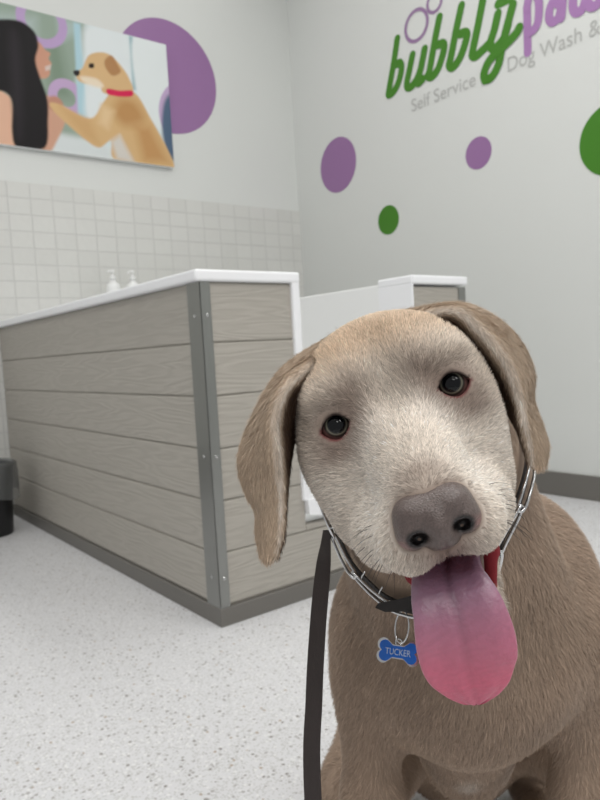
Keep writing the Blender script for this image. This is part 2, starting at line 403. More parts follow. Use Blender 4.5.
def stroke(pts, wd, n=10, spline=True, sq=False):
    """2D stroke (photo px on the right wall -> wall plane) as flat thin prisms; overlapping capsule per segment"""
    P2 = [np.array(rpt(*p)) for p in pts]
    if spline and len(P2) > 2: P2 = catmull(P2, 6)
    out = []
    # continuous ribbon
    L_, R_ = [], []
    for i, q in enumerate(P2):
        a = P2[max(i - 1, 0)]; b = P2[min(i + 1, len(P2) - 1)]; t_ = b - a; t_ /= np.linalg.norm(t_) + 1e-9
        nn = np.array([-t_[1], t_[0]]); L_.append(q + nn * wd / 2); R_.append(q - nn * wd / 2)
    V = []; Fc = []
    for i in range(len(P2) - 1):
        dd = DT + i * 2e-5
        V += [rw(*L_[i], dd), rw(*R_[i], dd), rw(*R_[i + 1], dd), rw(*L_[i + 1], dd)]; Fc.append([4 * i, 4 * i + 1, 4 * i + 2, 4 * i + 3])
        V2 = [rw(*p, dd + 1e-5) for p in disc_poly(P2[i][0], P2[i][1], wd / 2, 16)]; out.append((V2, [list(range(16))]))
    out.append((V, Fc))
    if not sq:
        for q in (P2[0], P2[-1]):
            V = [rw(*p, DT - 0.00005) for p in disc_poly(q[0], q[1], wd / 2, 20)]; out.append((V, [list(range(20))]))
    return merge(out)
c7 = lambda x, y: (380 + x * 110 / 600, y * 110 / 600)       # crops of the photograph used to trace the lettering
c8 = lambda x, y: (480 + x * 0.2, y * 0.2)
lg = empty('wall_lettering', (XR, 2.1, 2.0), 'green and purple wall lettering with bubbles and a grey tagline on the right wall', 'wall lettering')
WL = 0.039
def letter(name, strokes, wd, ma):
    V, Fc = [], []
    for i, s in enumerate(strokes):
        v_, f_ = stroke(s, wd); v_ = [(x - 0.0012 * i, y, z) for x, y, z in v_]
        V, Fc = merge([(V, Fc), (v_, f_)])
    return obj(name, V, Fc, M[ma], lg)
letter('letter_b', [[c7(*p) for p in ((95, 212), (78, 330), (52, 480), (48, 515), (70, 505), (100, 455), (118, 380), (112, 345), (92, 350))]], WL, 'green')
letter('letter_u', [[c7(*p) for p in ((178, 300), (160, 390), (148, 450), (152, 476), (175, 470), (205, 425), (225, 370))], [c7(*p) for p in ((245, 268), (225, 370), (208, 440), (214, 452), (235, 432))]], WL, 'green')
letter('letter_b', [[c7(*p) for p in ((325, 95), (300, 220), (272, 380), (262, 412), (285, 418), (320, 370), (350, 270), (345, 238), (318, 245))]], WL, 'green')
letter('letter_b', [[c7(*p) for p in ((445, 32), (415, 170), (388, 310), (378, 355), (400, 366), (440, 310), (474, 205), (468, 178), (440, 185))]], WL, 'green')
letter('letter_l', [[c7(*p) for p in ((568, -30), (535, 140), (508, 270), (505, 302), (525, 306), (560, 275), (600, 235))]], WL, 'green')
letter('letter_y', [[c8(*p) for p in ((90, 70), (72, 150), (55, 205), (58, 238), (82, 236), (120, 190), (140, 130))], [c8(*p) for p in ((165, 25), (140, 120), (112, 230), (95, 320), (60, 385), (28, 400))], [c8(*p) for p in ((28, 400), (22, 370), (45, 310), (90, 260), (140, 215), (185, 165), (198, 140))]], WL, 'green')
letter('accent_mark', [[c8(*p) for p in ((92, 20), (150, -8))]], WL, 'green')
letter('letter_p', [[c8(*p) for p in ((240, 262), (238, 150), (236, 30))], [c8(*p) for p in ((236, 40), (250, -20), (280, -28), (296, 10), (293, 100), (275, 145), (245, 165))]], 0.036, 'letter_purple')
letter('letter_a', [[c8(*p) for p in ((405, 0), (395, 20), (370, 5), (350, 45), (348, 95), (368, 110), (395, 85), (408, 30))], [c8(*p) for p in ((418, -30), (412, 40), (408, 90))]], 0.036, 'letter_purple')
letter('letter_w', [[c8(*p) for p in ((470, -40), (465, 30), (480, 62), (510, 50), (530, -5))], [c8(*p) for p in ((535, -40), (535, 10), (560, 34), (590, 20), (615, -30))]], 0.036, 'letter_purple')
def ring(px, py, r, wd, ma, parent):
    u, v = rpt(px, py); n = 64; V = []; Fc = []
    for i in range(n):
        a = 2 * math.pi * i / n
        for rr in (r - wd / 2, r + wd / 2): V.append(rw(u + rr * math.cos(a), v + rr * math.sin(a), DT))
    for i in range(n): j = (i + 1) % n; Fc.append([2 * i, 2 * i + 1, 2 * j + 1, 2 * j])
    obj('bubble_ring', V, Fc, M[ma], parent)
M['ring'] = mat('muted_purple_vinyl', srgb(150, 118, 158), 0.45); add_bump(M['ring'], 120, 0.05)
ring(416.5, 25.5, 0.069, 0.017, 'ring', lg); ring(434.5, 2.5, 0.042, 0.015, 'ring', lg)

def text_on(name, s, p0, p1, height, ma, parent, shear=0.0, tofn=None):
    cu = bpy.data.curves.new(name, 'FONT'); cu.body = s; cu.size = 1.0; cu.shear = shear
    o = bpy.data.objects.new(name, cu); COL.objects.link(o)
    bpy.context.view_layer.update()
    me = bpy.data.meshes.new_from_object(o.evaluated_get(bpy.context.evaluated_depsgraph_get()))
    bpy.data.objects.remove(o)
    co = np.array([v.co[:] for v in me.vertices]); fs = [list(p.vertices) for p in me.polygons]
    mn = co.min(0); mx = co.max(0)
    uu = (co[:, 0] - mn[0]) / (mx[0] - mn[0]); vv = co[:, 1] / 0.73
    bpy.data.meshes.remove(me)
    return obj(name, [tofn(a, b) for a, b in zip(uu, vv)], fs, M[ma], parent)
def wall_text(s, pa, pb, h):
    A = np.array(rpt(*pa)); B = np.array(rpt(*pb)); v0 = (A[1] + B[1]) / 2
    text_on('tagline', s, None, None, h, 'grey_letter', lg, 0.0, lambda a, b: rw(A[0] + (B[0] - A[0]) * a, v0 + b * h, DT))
wall_text('Self Service', (412, 111), (476, 86.5), 0.062)
wall_text('Dog Wash &', (508, 70.5), (601, 35), 0.062)

# ------------------------------------------------------------------ canvas print on the back wall
PX0, PX1, PZ0, PZ1 = 0.62, 1.735, 1.648, 2.262
pr = empty('canvas_print', (1.2, YB - 0.03, 1.95), 'frameless photo print of a dark-haired person and a tan dog on the back wall', 'wall picture')
bm = bmesh.new(); box(bm, (PX0, YB - 0.028, PZ0), (PX1, YB - 0.0035, PZ1), 0.001, 1)
bm_obj('print_panel', bm, M['white'], pr)
def bpt(x, y): q = onplane(x * 0.3, y * 0.3, 1, YB - 0.029); return np.array((q[0], q[2]))
nx_, nz_ = 300, 168
gx = np.linspace(PX0, PX1, nx_); gz = np.linspace(PZ0, PZ1, nz_); GX, GZ = np.meshgrid(gx, gz, indexing='ij')
img = np.zeros((nx_, nz_, 3)); img[:] = srgb(214, 226, 228)[:3]
def paint(poly, col, soft=0.004, raw=False, amt=1.0):
    pts = np.array([p if raw else bpt(*p) for p in poly])
    pts = np.array(catmull(pts, 5, True)) if len(pts) > 4 else pts
    inside = np.zeros(GX.shape, bool); dmin = np.full(GX.shape, 9.0)
    k = len(pts)
    for i in range(k):
        a = pts[i]; b = pts[(i + 1) % k]
        cnd = ((a[1] > GZ) != (b[1] > GZ)); xi = (b[0] - a[0]) * (GZ - a[1]) / (b[1] - a[1] + 1e-12) + a[0]
        inside ^= cnd & (GX < xi)
        e = b - a; tt = np.clip(((GX - a[0]) * e[0] + (GZ - a[1]) * e[1]) / (e @ e + 1e-12), 0, 1)
        dmin = np.minimum(dmin, np.hypot(GX - a[0] - tt * e[0], GZ - a[1] - tt * e[1]))
    sd = np.where(inside, -dmin, dmin); al = np.clip(0.5 - sd / (2 * soft), 0, 1)[..., None] * amt
    img[:] = img * (1 - al) + np.array(srgb(*col)[:3]) * al
def circ(cx, cy, ro, ri, col):
    c = bpt(cx, cy); d = np.hypot(GX - c[0], GZ - c[1]); al = (np.clip(0.5 - (d - ro) / 0.006, 0, 1) * np.clip(0.5 + (d - ri) / 0.006, 0, 1))[..., None]
    img[:] = img * (1 - al) + np.array(srgb(*col)[:3]) * al
paint([(-400, -40), (250, 40), (255, 280), (260, 480), (-400, 420)], (150, 166, 152), 0.02)
paint([(-400, 0), (120, 60), (120, 120), (-400, 100)], (176, 190, 186), 0.03)
paint([(150, 150), (200, 140), (240, 330), (170, 330)], (128, 146, 128), 0.03)
paint([(190, 60), (262, 70), (262, 110), (200, 140)], (172, 190, 184), 0.02)
circ(140, 72, 0.115, 0.075, (186, 160, 200)); circ(222, 325, 0.085, 0.043, (192, 165, 200))
paint([(245, 75), (268, 80), (292, 420), (262, 420)], (176, 208, 218), 0.006)
paint([(285, 90), (425, 118), (440, 300), (470, 430), (300, 420), (290, 250)], (226, 232, 233), 0.02)
paint([(430, 120), (442, 122), (455, 300), (443, 300)], (158, 186, 192), 0.004)
paint([(445, 125), (555, 155), (580, 440), (500, 400), (455, 300)], (228, 234, 234), 0.01)
paint([(150, 440), (600, 560), (-400, 520), (100, 440)], (222, 226, 226), 0.02)
paint([(165, 440), (330, 470), (420, 540), (150, 500)], (214, 220, 220), 0.02)
circ(640, 395, 0.19, 0.155, (192, 168, 202)); 
paint([(548, 340), (575, 330), (590, 520), (560, 520), (540, 430)], (84, 104, 128), 0.01)
# person: skin first, then hair
skin = (206, 160, 136)
paint([(-60, 300), (20, 312), (45, 360), (50, 500), (-80, 500)], (222, 178, 152), 0.006)
paint([(95, 130), (130, 140), (150, 165), (168, 178), (162, 195), (172, 212), (166, 225), (165, 250), (145, 262), (110, 245)], (204, 152, 128), 0.004)
paint([(150, 222), (170, 215), (168, 232), (152, 236)], (214, 196, 188), 0.004)
paint([(120, 330), (175, 325), (215, 360), (220, 400), (190, 470), (165, 505), (110, 500)], skin, 0.006)
paint([(160, 330), (185, 320), (210, 345), (195, 370), (165, 362)], (190, 138, 118), 0.006)
paint([(-200, 150), (-60, 75), (50, 66), (110, 100), (128, 150), (118, 200), (135, 262), (158, 330), (160, 400), (150, 492), (60, 492), (40, 440), (38, 330), (-20, 300), (-120, 330), (-200, 300)], (26, 23, 25), 0.005)
paint([(30, 130), (60, 120), (75, 300), (70, 460), (50, 400)], (44, 40, 44), 0.02, amt=0.8)
# dog in the print
tan = (214, 178, 128)
paint([(165, 345), (200, 348), (300, 395), (345, 340), (380, 300), (450, 310), (500, 390), (560, 500), (580, 568), (480, 560), (380, 530), (370, 470), (330, 492), (280, 462), (190, 382)], tan, 0.005)
paint([(258, 240), (275, 225), (295, 185), (330, 174), (365, 182), (400, 215), (430, 260), (440, 310), (350, 312), (330, 280), (280, 278), (256, 262)], (216, 180, 132), 0.004)
paint([(350, 200), (372, 185), (392, 215), (402, 240), (375, 252), (352, 225)], (178, 132, 88), 0.005)
paint([(270, 255), (320, 262), (345, 285), (330, 292), (282, 276)], (236, 220, 196), 0.008)
paint([(400, 330), (450, 340), (480, 400), (420, 420), (380, 380)], (190, 144, 92), 0.03)
paint([(450, 420), (500, 420), (560, 540), (480, 540)], (196, 150, 98), 0.03)
paint([(370, 470), (400, 450), (450, 545), (390, 530)], (214, 208, 200), 0.015)
paint([(200, 355), (300, 402), (330, 480), (280, 455)], (206, 166, 116), 0.02)
paint([(340, 350), (380, 370), (360, 430), (330, 410)], (226, 196, 152), 0.02)
paint([(246, 236), (262, 234), (266, 246), (256, 254), (246, 246)], (34, 28, 30), 0.002)
paint([(298, 212), (312, 212), (312, 226), (298, 226), (296, 220)], (40, 28, 24), 0.002)
paint([(358, 296), (400, 302), (440, 302), (440, 320), (400, 322), (360, 314)], (212, 40, 84), 0.003)
bmV = [(GX[i, j], YB - 0.0288, GZ[i, j]) for i in range(nx_) for j in range(nz_)]
bmF = [[i * nz_ + j, (i + 1) * nz_ + j, (i + 1) * nz_ + j + 1, i * nz_ + j + 1] for i in range(nx_ - 1) for j in range(nz_ - 1)]
M['print'] = attr_mat('printed_photo', 0.5, 0.2)
po = obj('printed_picture', bmV, bmF, M['print'], pr)
ca = po.data.color_attributes.new('Col', 'FLOAT_COLOR', 'POINT')
ca.data.foreach_set('color', np.concatenate([img.reshape(-1, 3), np.ones((nx_ * nz_, 1))], 1).astype(np.float32).ravel())
# ================================================================== the dog
# Everything below is modelled in the level frame L (right, away, up; metres); the head in its own frame (cm).
EYE0 = P(394, 406, 0.389)
camL = np.array([0, 0, CAM_H])
HY = camL - EYE0; HY /= np.linalg.norm(HY)                          # forward out of the face
_e = np.array([0.94, -0.34, 0.0]); _e = RW.T @ _e; HX = np.array([_e @ LXv, _e @ LYv, _e[2]])
HX = HX - HY * (HX @ HY); HX /= np.linalg.norm(HX)
HZ = np.cross(HY, HX); HZ = HZ if HZ[2] > 0 else -HZ               # towards the crown
RH = np.stack([HX, HY, HZ], 1)
def h2L(h): return EYE0 + (np.asarray(h, float) / 100.0) @ RH.T
def hcoords(x, y, z):
    dx, dy, dz = x - EYE0[0], y - EYE0[1], z - EYE0[2]
    return tuple(100.0 * (dx * a[0] + dy * a[1] + dz * a[2]) for a in (HX, HY, HZ))

def sd_ell(x, y, z, c, r):
    ax, ay, az = (x - c[0]) / r[0], (y - c[1]) / r[1], (z - c[2]) / r[2]
    k0 = np.sqrt(ax * ax + ay * ay + az * az) + 1e-9
    k1 = np.sqrt((ax / r[0]) ** 2 + (ay / r[1]) ** 2 + (az / r[2]) ** 2) + 1e-9
    return k0 * (k0 - 1) / k1
def sd_cone(x, y, z, a, b, ra, rb):
    a = np.asarray(a, float); b = np.asarray(b, float); e = b - a; q = e @ e + 1e-12
    t = np.clip(((x - a[0]) * e[0] + (y - a[1]) * e[1] + (z - a[2]) * e[2]) / q, 0, 1)
    return np.sqrt((x - a[0] - t * e[0]) ** 2 + (y - a[1] - t * e[1]) ** 2 + (z - a[2] - t * e[2]) ** 2) - (ra + (rb - ra) * t)
def smin(a, b, k):
    h = np.maximum(k - np.abs(a - b), 0) / k
    return np.minimum(a, b) - h * h * k * 0.25

OPS = []   # (kind, fn(x,y,z)->metres, centre L, reach, k, tag)
def op_h(kind, fn, c, reach, k, tg='head'):                          # head frame primitive, cm
    def f(x, y, z):
        return 0.01 * fn(*hcoords(x, y, z))
    OPS.append((kind, f, h2L(c), (reach + k) / 100.0 + 0.012, k / 100.0, tg))
def asym(s, x, z, tg): return 0.84 if (s > 0 and tg == 'head' and -8.0 < z < -1.5 and abs(x) > 1.8) else 1.0
def H_ell(c, r, k=1.0, kind='+', mir=True, tg='head'):
    for s in ((1, -1) if (mir and abs(c[0]) > 1e-6) else (1,)):
        cc = (c[0] * s * asym(s, c[0], c[2], tg), c[1], c[2]); op_h(kind, lambda x, y, z, cc=cc: sd_ell(x, y, z, cc, r), cc, max(r), k, tg)
def H_cone(a, b, ra, rb, k=1.0, kind='+', mir=True, tg='head'):
    for s in ((1, -1) if (mir and max(abs(a[0]), abs(b[0])) > 1e-6) else (1,)):
        aa = np.array((a[0] * s * asym(s, a[0], a[2], tg), a[1], a[2]), float); bb = np.array((b[0] * s * asym(s, b[0], b[2], tg), b[1], b[2]), float)
        op_h(kind, lambda x, y, z, aa=aa, bb=bb: sd_cone(x, y, z, aa, bb, ra, rb), (aa + bb) / 2, np.linalg.norm(aa - bb) / 2 + max(ra, rb), k, tg)
def L_ell(c, r, k=0.03, kind='+'):
    OPS.append((kind, lambda x, y, z, c=tuple(c), r=tuple(r): sd_ell(x, y, z, c, r), np.array(c, float), max(r) + k + 0.03, k, 'body'))
def L_cone(a, b, ra, rb, k=0.03, kind='+'):
    a = np.array(a, float); b = np.array(b, float)
    OPS.append((kind, lambda x, y, z: sd_cone(x, y, z, a, b, ra, rb), (a + b) / 2, np.linalg.norm(a - b) / 2 + max(ra, rb) + k + 0.03, k, 'body'))

# --- body, sitting, facing the camera
NT = P(424, 452, 0.505); NB = P(462, 615, 0.585)
BXC = 0.145
L_cone(NT, NB, 0.066, 0.095, 0.03)
L_ell(P(466, 635, 0.60), (0.098, 0.095, 0.082), 0.035)
L_cone((BXC + 0.003, 0.62, 0.425), (BXC + 0.045, 0.92, 0.22), 0.078, 0.085, 0.04)
L_ell(P(464, 672, 0.56), (0.062, 0.048, 0.058), 0.035)                 # breast
L_ell((BXC + 0.045, 0.93, 0.15), (0.105, 0.12, 0.13), 0.05)          # rump
def leg_front(pt, pm, sgn):
    top = P(*pt); mid = P(*pm)
    L_ell(top + np.array([0, 0.02, 0.01]), (0.029, 0.055, 0.072), 0.035)
    foot = np.array([mid[0] + 0.003 * sgn, mid[1] - 0.005, 0.055])
    L_cone(top, mid, 0.028, 0.021, 0.018)
    L_cone(mid, foot, 0.021, 0.021, 0.02)
    paw = np.array([foot[0], foot[1] - 0.025, 0.026])
    L_ell(paw, (0.036, 0.048, 0.026), 0.02)
    for q in (-1.5, -0.5, 0.5, 1.5):
        L_ell(paw + np.array([q * 0.017, -0.036 + 0.006 * abs(q), -0.006]), (0.0105, 0.021, 0.018), 0.005)
    return top, mid, paw
FL = leg_front((371, 682, 0.585), (372, 800, 0.572), -1)
FR = leg_front((573, 668, 0.585), (581, 795, 0.572), 1)
for sx, kp in ((-1, P(362, 790, 0.71)), (1, P(628, 775, 0.71))):
    hip = np.array([BXC + 0.045 + 0.06 * sx, 0.93, 0.17]); hock = np.array([BXC + 0.03 + 0.115 * sx, 0.95, 0.06])
    L_cone(hip, kp, 0.08, 0.042, 0.04); L_cone(kp, hock, 0.040, 0.026, 0.02)
    toe = np.array([BXC + 0.02 + 0.125 * sx, 0.80, 0.028]); L_cone(hock + np.array([0, -0.01, -0.03]), toe, 0.026, 0.022, 0.02)
    L_ell(toe + np.array([0, -0.02, -0.002]), (0.034, 0.045, 0.024), 0.02)
    for q in (-1.5, -0.5, 0.5, 1.5):
        L_ell(toe + np.array([q * 0.016, -0.053 + 0.006 * abs(q), -0.009]), (0.010, 0.02, 0.016), 0.005)
L_ell(P(468, 792, 0.70), (0.022, 0.04, 0.022), 0.03)                # sheath
tail = catmull([(BXC + 0.04, 1.03, 0.07), (BXC + 0.07, 1.12, 0.03), (BXC + 0.16, 1.20, 0.022), (BXC + 0.28, 1.21, 0.018)], 4)
for a, b, r in zip(tail[:-1], tail[1:], np.linspace(0.03, 0.014, len(tail) - 1)): L_cone(a, b, r, r - 0.001, 0.01)

L_cone(P(464, 680, 0.58), P(466, 752, 0.665), 0.058, 0.043, 0.025)
L_ell(P(520, 585, 0.65), (0.066, 0.08, 0.09), 0.03)
# --- head (cm: x sideways, y out of the face, z to the crown)
H_ell((0, -6.2, 0.4), (6.2, 6.8, 5.5), 1.0)                         # skull
H_ell((0, -3.3, 0.9), (5.3, 3.7, 4.3), 2.0)                         # forehead
H_ell((4.5, -2.9, -1.7), (2.0, 3.2, 2.3), 2.0)                      # cheekbones
H_ell((3.8, -2.6, -4.6), (2.2, 3.5, 2.9), 2.0)                      # cheeks
H_ell((2.9, -1.3, 1.9), (2.0, 1.5, 1.1), 1.2)                       # brows
H_ell((3.1, -0.55, 1.7), (1.5, 1.0, 0.6), 0.8)
H_cone((0, 0.0, -2.9), (0, 5.7, -5.2), 3.0, 2.15, 1.8)               # muzzle
H_cone((0, -0.4, -1.3), (0, 6.5, -4.6), 1.7, 1.3, 1.5)            # bridge
H_cone((1.6, 6.2, -6.3), (2.55, 2.0, -6.4), 1.5, 1.75, 1.2)        # lips
H_cone((2.55, 2.0, -6.4), (3.3, -1.4, -6.2), 1.75, 1.8, 1.2)
H_ell((1.1, 6.9, -6.7), (1.3, 1.2, 1.1), 0.8)                    # front lip pads
H_cone((0, 0.2, 4.4), (0, 1.55, 0.6), 0.3, 0.3, 2.2, '-')         # furrow of the forehead
# neck behind the head
_nt = NT
L_cone(h2L((0, -8.5, -2.5)), NT + np.array([0, 0.02, -0.02]), 0.062, 0.068, 0.02)
# mouth
MC = (0, 2.6, -8.75)
H_cone((0, -1.5, -8.2), (0, 8.5, -9.2), 1.5, 1.7, 0.5, '-', False, 'mouth')
H_cone((2.2, 0.4, -8.3), (1.2, 8.0, -8.9), 0.9, 0.9, 0.4, '-', True, 'mouth')
H_cone((1.9, -2.5, -9.0), (0.9, 4.2, -11.2), 0.95, 0.65, 1.0)      # lower jaw
H_cone((0, -2.5, -9.9), (0, 4.2, -11.4), 1.7, 0.8, 1.0)
H_ell((0, 4.6, -11.0), (1.6, 0.9, 0.8), 0.6)
H_cone((2.35, -0.5, -8.0), (2.15, 3.2, -8.7), 0.7, 0.40, 0.3, '+', True, 'lining'); H_cone((2.0, 3.4, -8.8), (1.55, 3.2, -10.2), 0.36, 0.3, 0.3, '+', True, 'lining')    # wet inner cheek at the corners
# eyes
EYC = np.array([3.55, -0.80, 0.0]); ER = 1.12
for s in (1, -1):
    ec = EYC * np.array([s, 1, 1])
    op_h('+', lambda x, y, z, ec=ec: sd_ell(x, y, z, ec, (1.42, 1.32, 1.30)), ec, 1.45, 0.7)
    def opening(x, y, z, ec=ec, s=s):
        px_, py_, pz_ = (x - ec[0]) * s, y - ec[1], z - ec[2]
        u = np.clip(px_ / 0.92, -1.3, 1.3)
        hi = 0.66 * (1 - u * u) - 0.05 * u; lo = -0.66 * (1 - u * u) - 0.06 * px_ - 0.05
        g = np.maximum(pz_ - hi, lo - pz_) * 0.8
        return np.maximum(np.maximum(g, -(py_ - 0.1)), np.sqrt(px_ ** 2 + py_ ** 2 + pz_ ** 2) - 2.2)
    op_h('-', opening, ec, 2.2, 0.15, 'eye')

# --- ears: leaf surfaces through traced rows, thickened
def ear_surface(rows, nu, nv):
    G = np.array([[P(*q) for q in r] for r in rows])               # rows x cols x 3
    A = np.array([catmull(list(r), max(2, nu // (len(r) - 1))) for r in G])
    B = np.array([catmull(list(A[:, j]), max(2, nv // (len(rows) - 1))) for j in range(A.shape[1])])   # cols x rows
    return B
ear_rows = [[
 [(338, 334, .458), (330, 346, .444), (322, 358, .430), (326, 366, .438)],
 [(284, 370, .438), (283, 380, .420), (287, 388, .404), (303, 396, .436)],
 [(253, 421, .435), (263, 421, .414), (275, 421, .398), (295, 426, .440)],
 [(241, 460, .430), (258, 458, .410), (277, 455, .397), (289, 452, .432)],
 [(247, 490, .424), (263, 487, .408), (280, 485, .400), (285, 482, .412)],
 [(258, 512, .418), (268, 510, .406), (281, 508, .401), (283, 508, .406)],
 [(259, 535, .412), (269, 537, .404), (280, 535, .401), (281, 535, .404)],
 [(263, 556, .408), (268, 558, .404), (275, 554, .403), (276, 554, .404)]],
 [[(402, 313, .474), (404, 315, .464), (407, 319, .452), (412, 325, .458)],
 [(457, 305, .458), (456, 308, .443), (454, 313, .420), (440, 336, .452)],
 [(495, 320, .455), (488, 324, .433), (478, 330, .410), (457, 356, .452)],
 [(519, 344, .445), (510, 347, .423), (499, 353, .402), (475, 378, .446)],
 [(531, 372, .440), (522, 375, .418), (512, 376, .400), (489, 397, .440)],
 [(531, 400, .430), (524, 403, .413), (520, 402, .401), (506, 408, .418)],
 [(538, 422, .422), (532, 424, .408), (524, 424, .401), (518, 425, .409)],
 [(545, 445, .415), (538, 446, .406), (529, 446, .402), (526, 446, .406)],
 [(543, 463, .410), (538, 465, .405), (532, 460, .404), (530, 459, .406)]]]
EARS = []
for rows in ear_rows:
    S = ear_surface(rows, 30, 110)
    T = np.gradient(S, axis=1); T /= np.linalg.norm(T, axis=2, keepdims=True) + 1e-12
    Pp = S.reshape(-1, 3); Tt = T.reshape(-1, 3)
    kd = kdtree.KDTree(len(Pp))
    for i, p_ in enumerate(Pp): kd.insert(p_, i)
    kd.balance(); lo = Pp.min(0) - 0.014; hi = Pp.max(0) + 0.014
    uu_ = np.repeat(np.linspace(0, 1, S.shape[0]), S.shape[1]); EARS.append((kd, Pp, Tt, lo, hi, uu_))
EAR_R = 0.0026
def ear_dist(ear, pts):
    kd = ear[0]; out = np.empty(len(pts)); find = kd.find
    for i, p_ in enumerate(pts): out[i] = find(p_)[2]
    return out - EAR_R

def combine(d, v, kind, k):
    if kind == '+': return smin(d, v, k)
    return -smin(-d, v, k)
def Fpts(pts, only=None, ears=True):
    pts = np.asarray(pts, float); d = np.full(len(pts), 1.0)
    for kind, fn, c, reach, k, tg in OPS:
        if only and tg not in only: continue
        mk = ((pts - c) ** 2).sum(1) < (reach + 0.02) ** 2
        if mk.any():
            q = pts[mk]; d[mk] = combine(d[mk], fn(q[:, 0], q[:, 1], q[:, 2]), kind, k)
    if ears:
        for e in EARS:
            mk = ((pts > e[3]) & (pts < e[4])).all(1)
            if mk.any(): d[mk] = smin(d[mk], ear_dist(e, pts[mk]), 0.004)
    return d
def grad(pts, h=0.0006, **kw):
    g = np.stack([Fpts(pts + np.eye(3)[i] * h, **kw) - Fpts(pts - np.eye(3)[i] * h, **kw) for i in range(3)], 1)
    return g / (np.linalg.norm(g, axis=1, keepdims=True) + 1e-12)

# hollow between the ear flap and the head, sunk along the front edge of each flap
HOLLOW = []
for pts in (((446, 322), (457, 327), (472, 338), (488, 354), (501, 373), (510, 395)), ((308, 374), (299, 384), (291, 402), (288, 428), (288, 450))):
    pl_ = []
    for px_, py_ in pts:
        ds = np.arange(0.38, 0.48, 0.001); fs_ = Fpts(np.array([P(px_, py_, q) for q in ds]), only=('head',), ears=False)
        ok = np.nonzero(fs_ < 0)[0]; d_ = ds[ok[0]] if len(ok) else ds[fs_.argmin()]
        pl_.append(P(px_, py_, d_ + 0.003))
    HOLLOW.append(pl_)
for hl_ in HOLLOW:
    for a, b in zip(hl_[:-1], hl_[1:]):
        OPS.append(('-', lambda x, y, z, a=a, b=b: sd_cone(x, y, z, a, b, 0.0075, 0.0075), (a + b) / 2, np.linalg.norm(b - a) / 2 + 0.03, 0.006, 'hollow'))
def axis_grid(lo, hi, flo, fhi, coarse, fine):
    a = [flo]; st = fine
    while a[-1] < fhi: a.append(a[-1] + fine)
    st = fine; b = []
    p_ = a[-1]
    while p_ < hi: st = min(coarse, st * 1.12); p_ += st; b.append(p_)
    st = fine; c = []; p_ = flo
    while p_ > lo: st = min(coarse, st * 1.12); p_ -= st; c.append(p_)
    return np.array(c[::-1] + a + b)
cor = np.array([h2L((x, y, z)) for x in (-7, 7) for y in (-6, 9) for z in (-12, 6.5)])
el = np.concatenate([EARS[0][1], EARS[1][1]])
flo = np.minimum(cor.min(0), el.min(0)) - 0.006; fhi = np.maximum(cor.max(0), el.max(0)) + 0.006
FINE = 0.0018
gxs = axis_grid(-0.12, 0.48, flo[0], fhi[0], 0.007, FINE)
gys = axis_grid(0.26, 1.26, flo[1], fhi[1], 0.008, FINE)
gzs = axis_grid(-0.01, 0.78, flo[2], fhi[2], 0.007, FINE)
VAL = np.full((len(gxs), len(gys), len(gzs)), 0.05, np.float32)
def win(lo, hi):
    return [slice(max(0, np.searchsorted(g, a) - 1), np.searchsorted(g, b) + 1) for g, a, b in zip((gxs, gys, gzs), lo, hi)]
for kind, fn, c, reach, k, tg in OPS:
    s = win(c - reach, c + reach)
    x = gxs[s[0]][:, None, None]; y = gys[s[1]][None, :, None]; z = gzs[s[2]][None, None, :]
    v = fn(x, y, z); sub = VAL[s[0], s[1], s[2]]
    VAL[s[0], s[1], s[2]] = combine(sub, v, kind, k)
for e in EARS:
    s = win(e[3], e[4])
    X_, Y_, Z_ = np.meshgrid(gxs[s[0]], gys[s[1]], gzs[s[2]], indexing='ij'); pts = np.stack([X_, Y_, Z_], -1).reshape(-1, 3)
    # cull by a coarse distance first
    smp = e[1][::7]; keep = np.zeros(len(pts), bool)
    for i in range(0, len(pts), 20000):
        q = pts[i:i + 20000]; d2 = (q ** 2).sum(1)[:, None] + (smp ** 2).sum(1)[None] - 2 * q @ smp.T; keep[i:i + 20000] = d2.min(1) < 0.0145 ** 2
    dv = np.full(len(pts), 0.011); dv[keep] = ear_dist(e, pts[keep])
    sub = VAL[s[0], s[1], s[2]]; VAL[s[0], s[1], s[2]] = smin(sub, dv.reshape(sub.shape), 0.004)

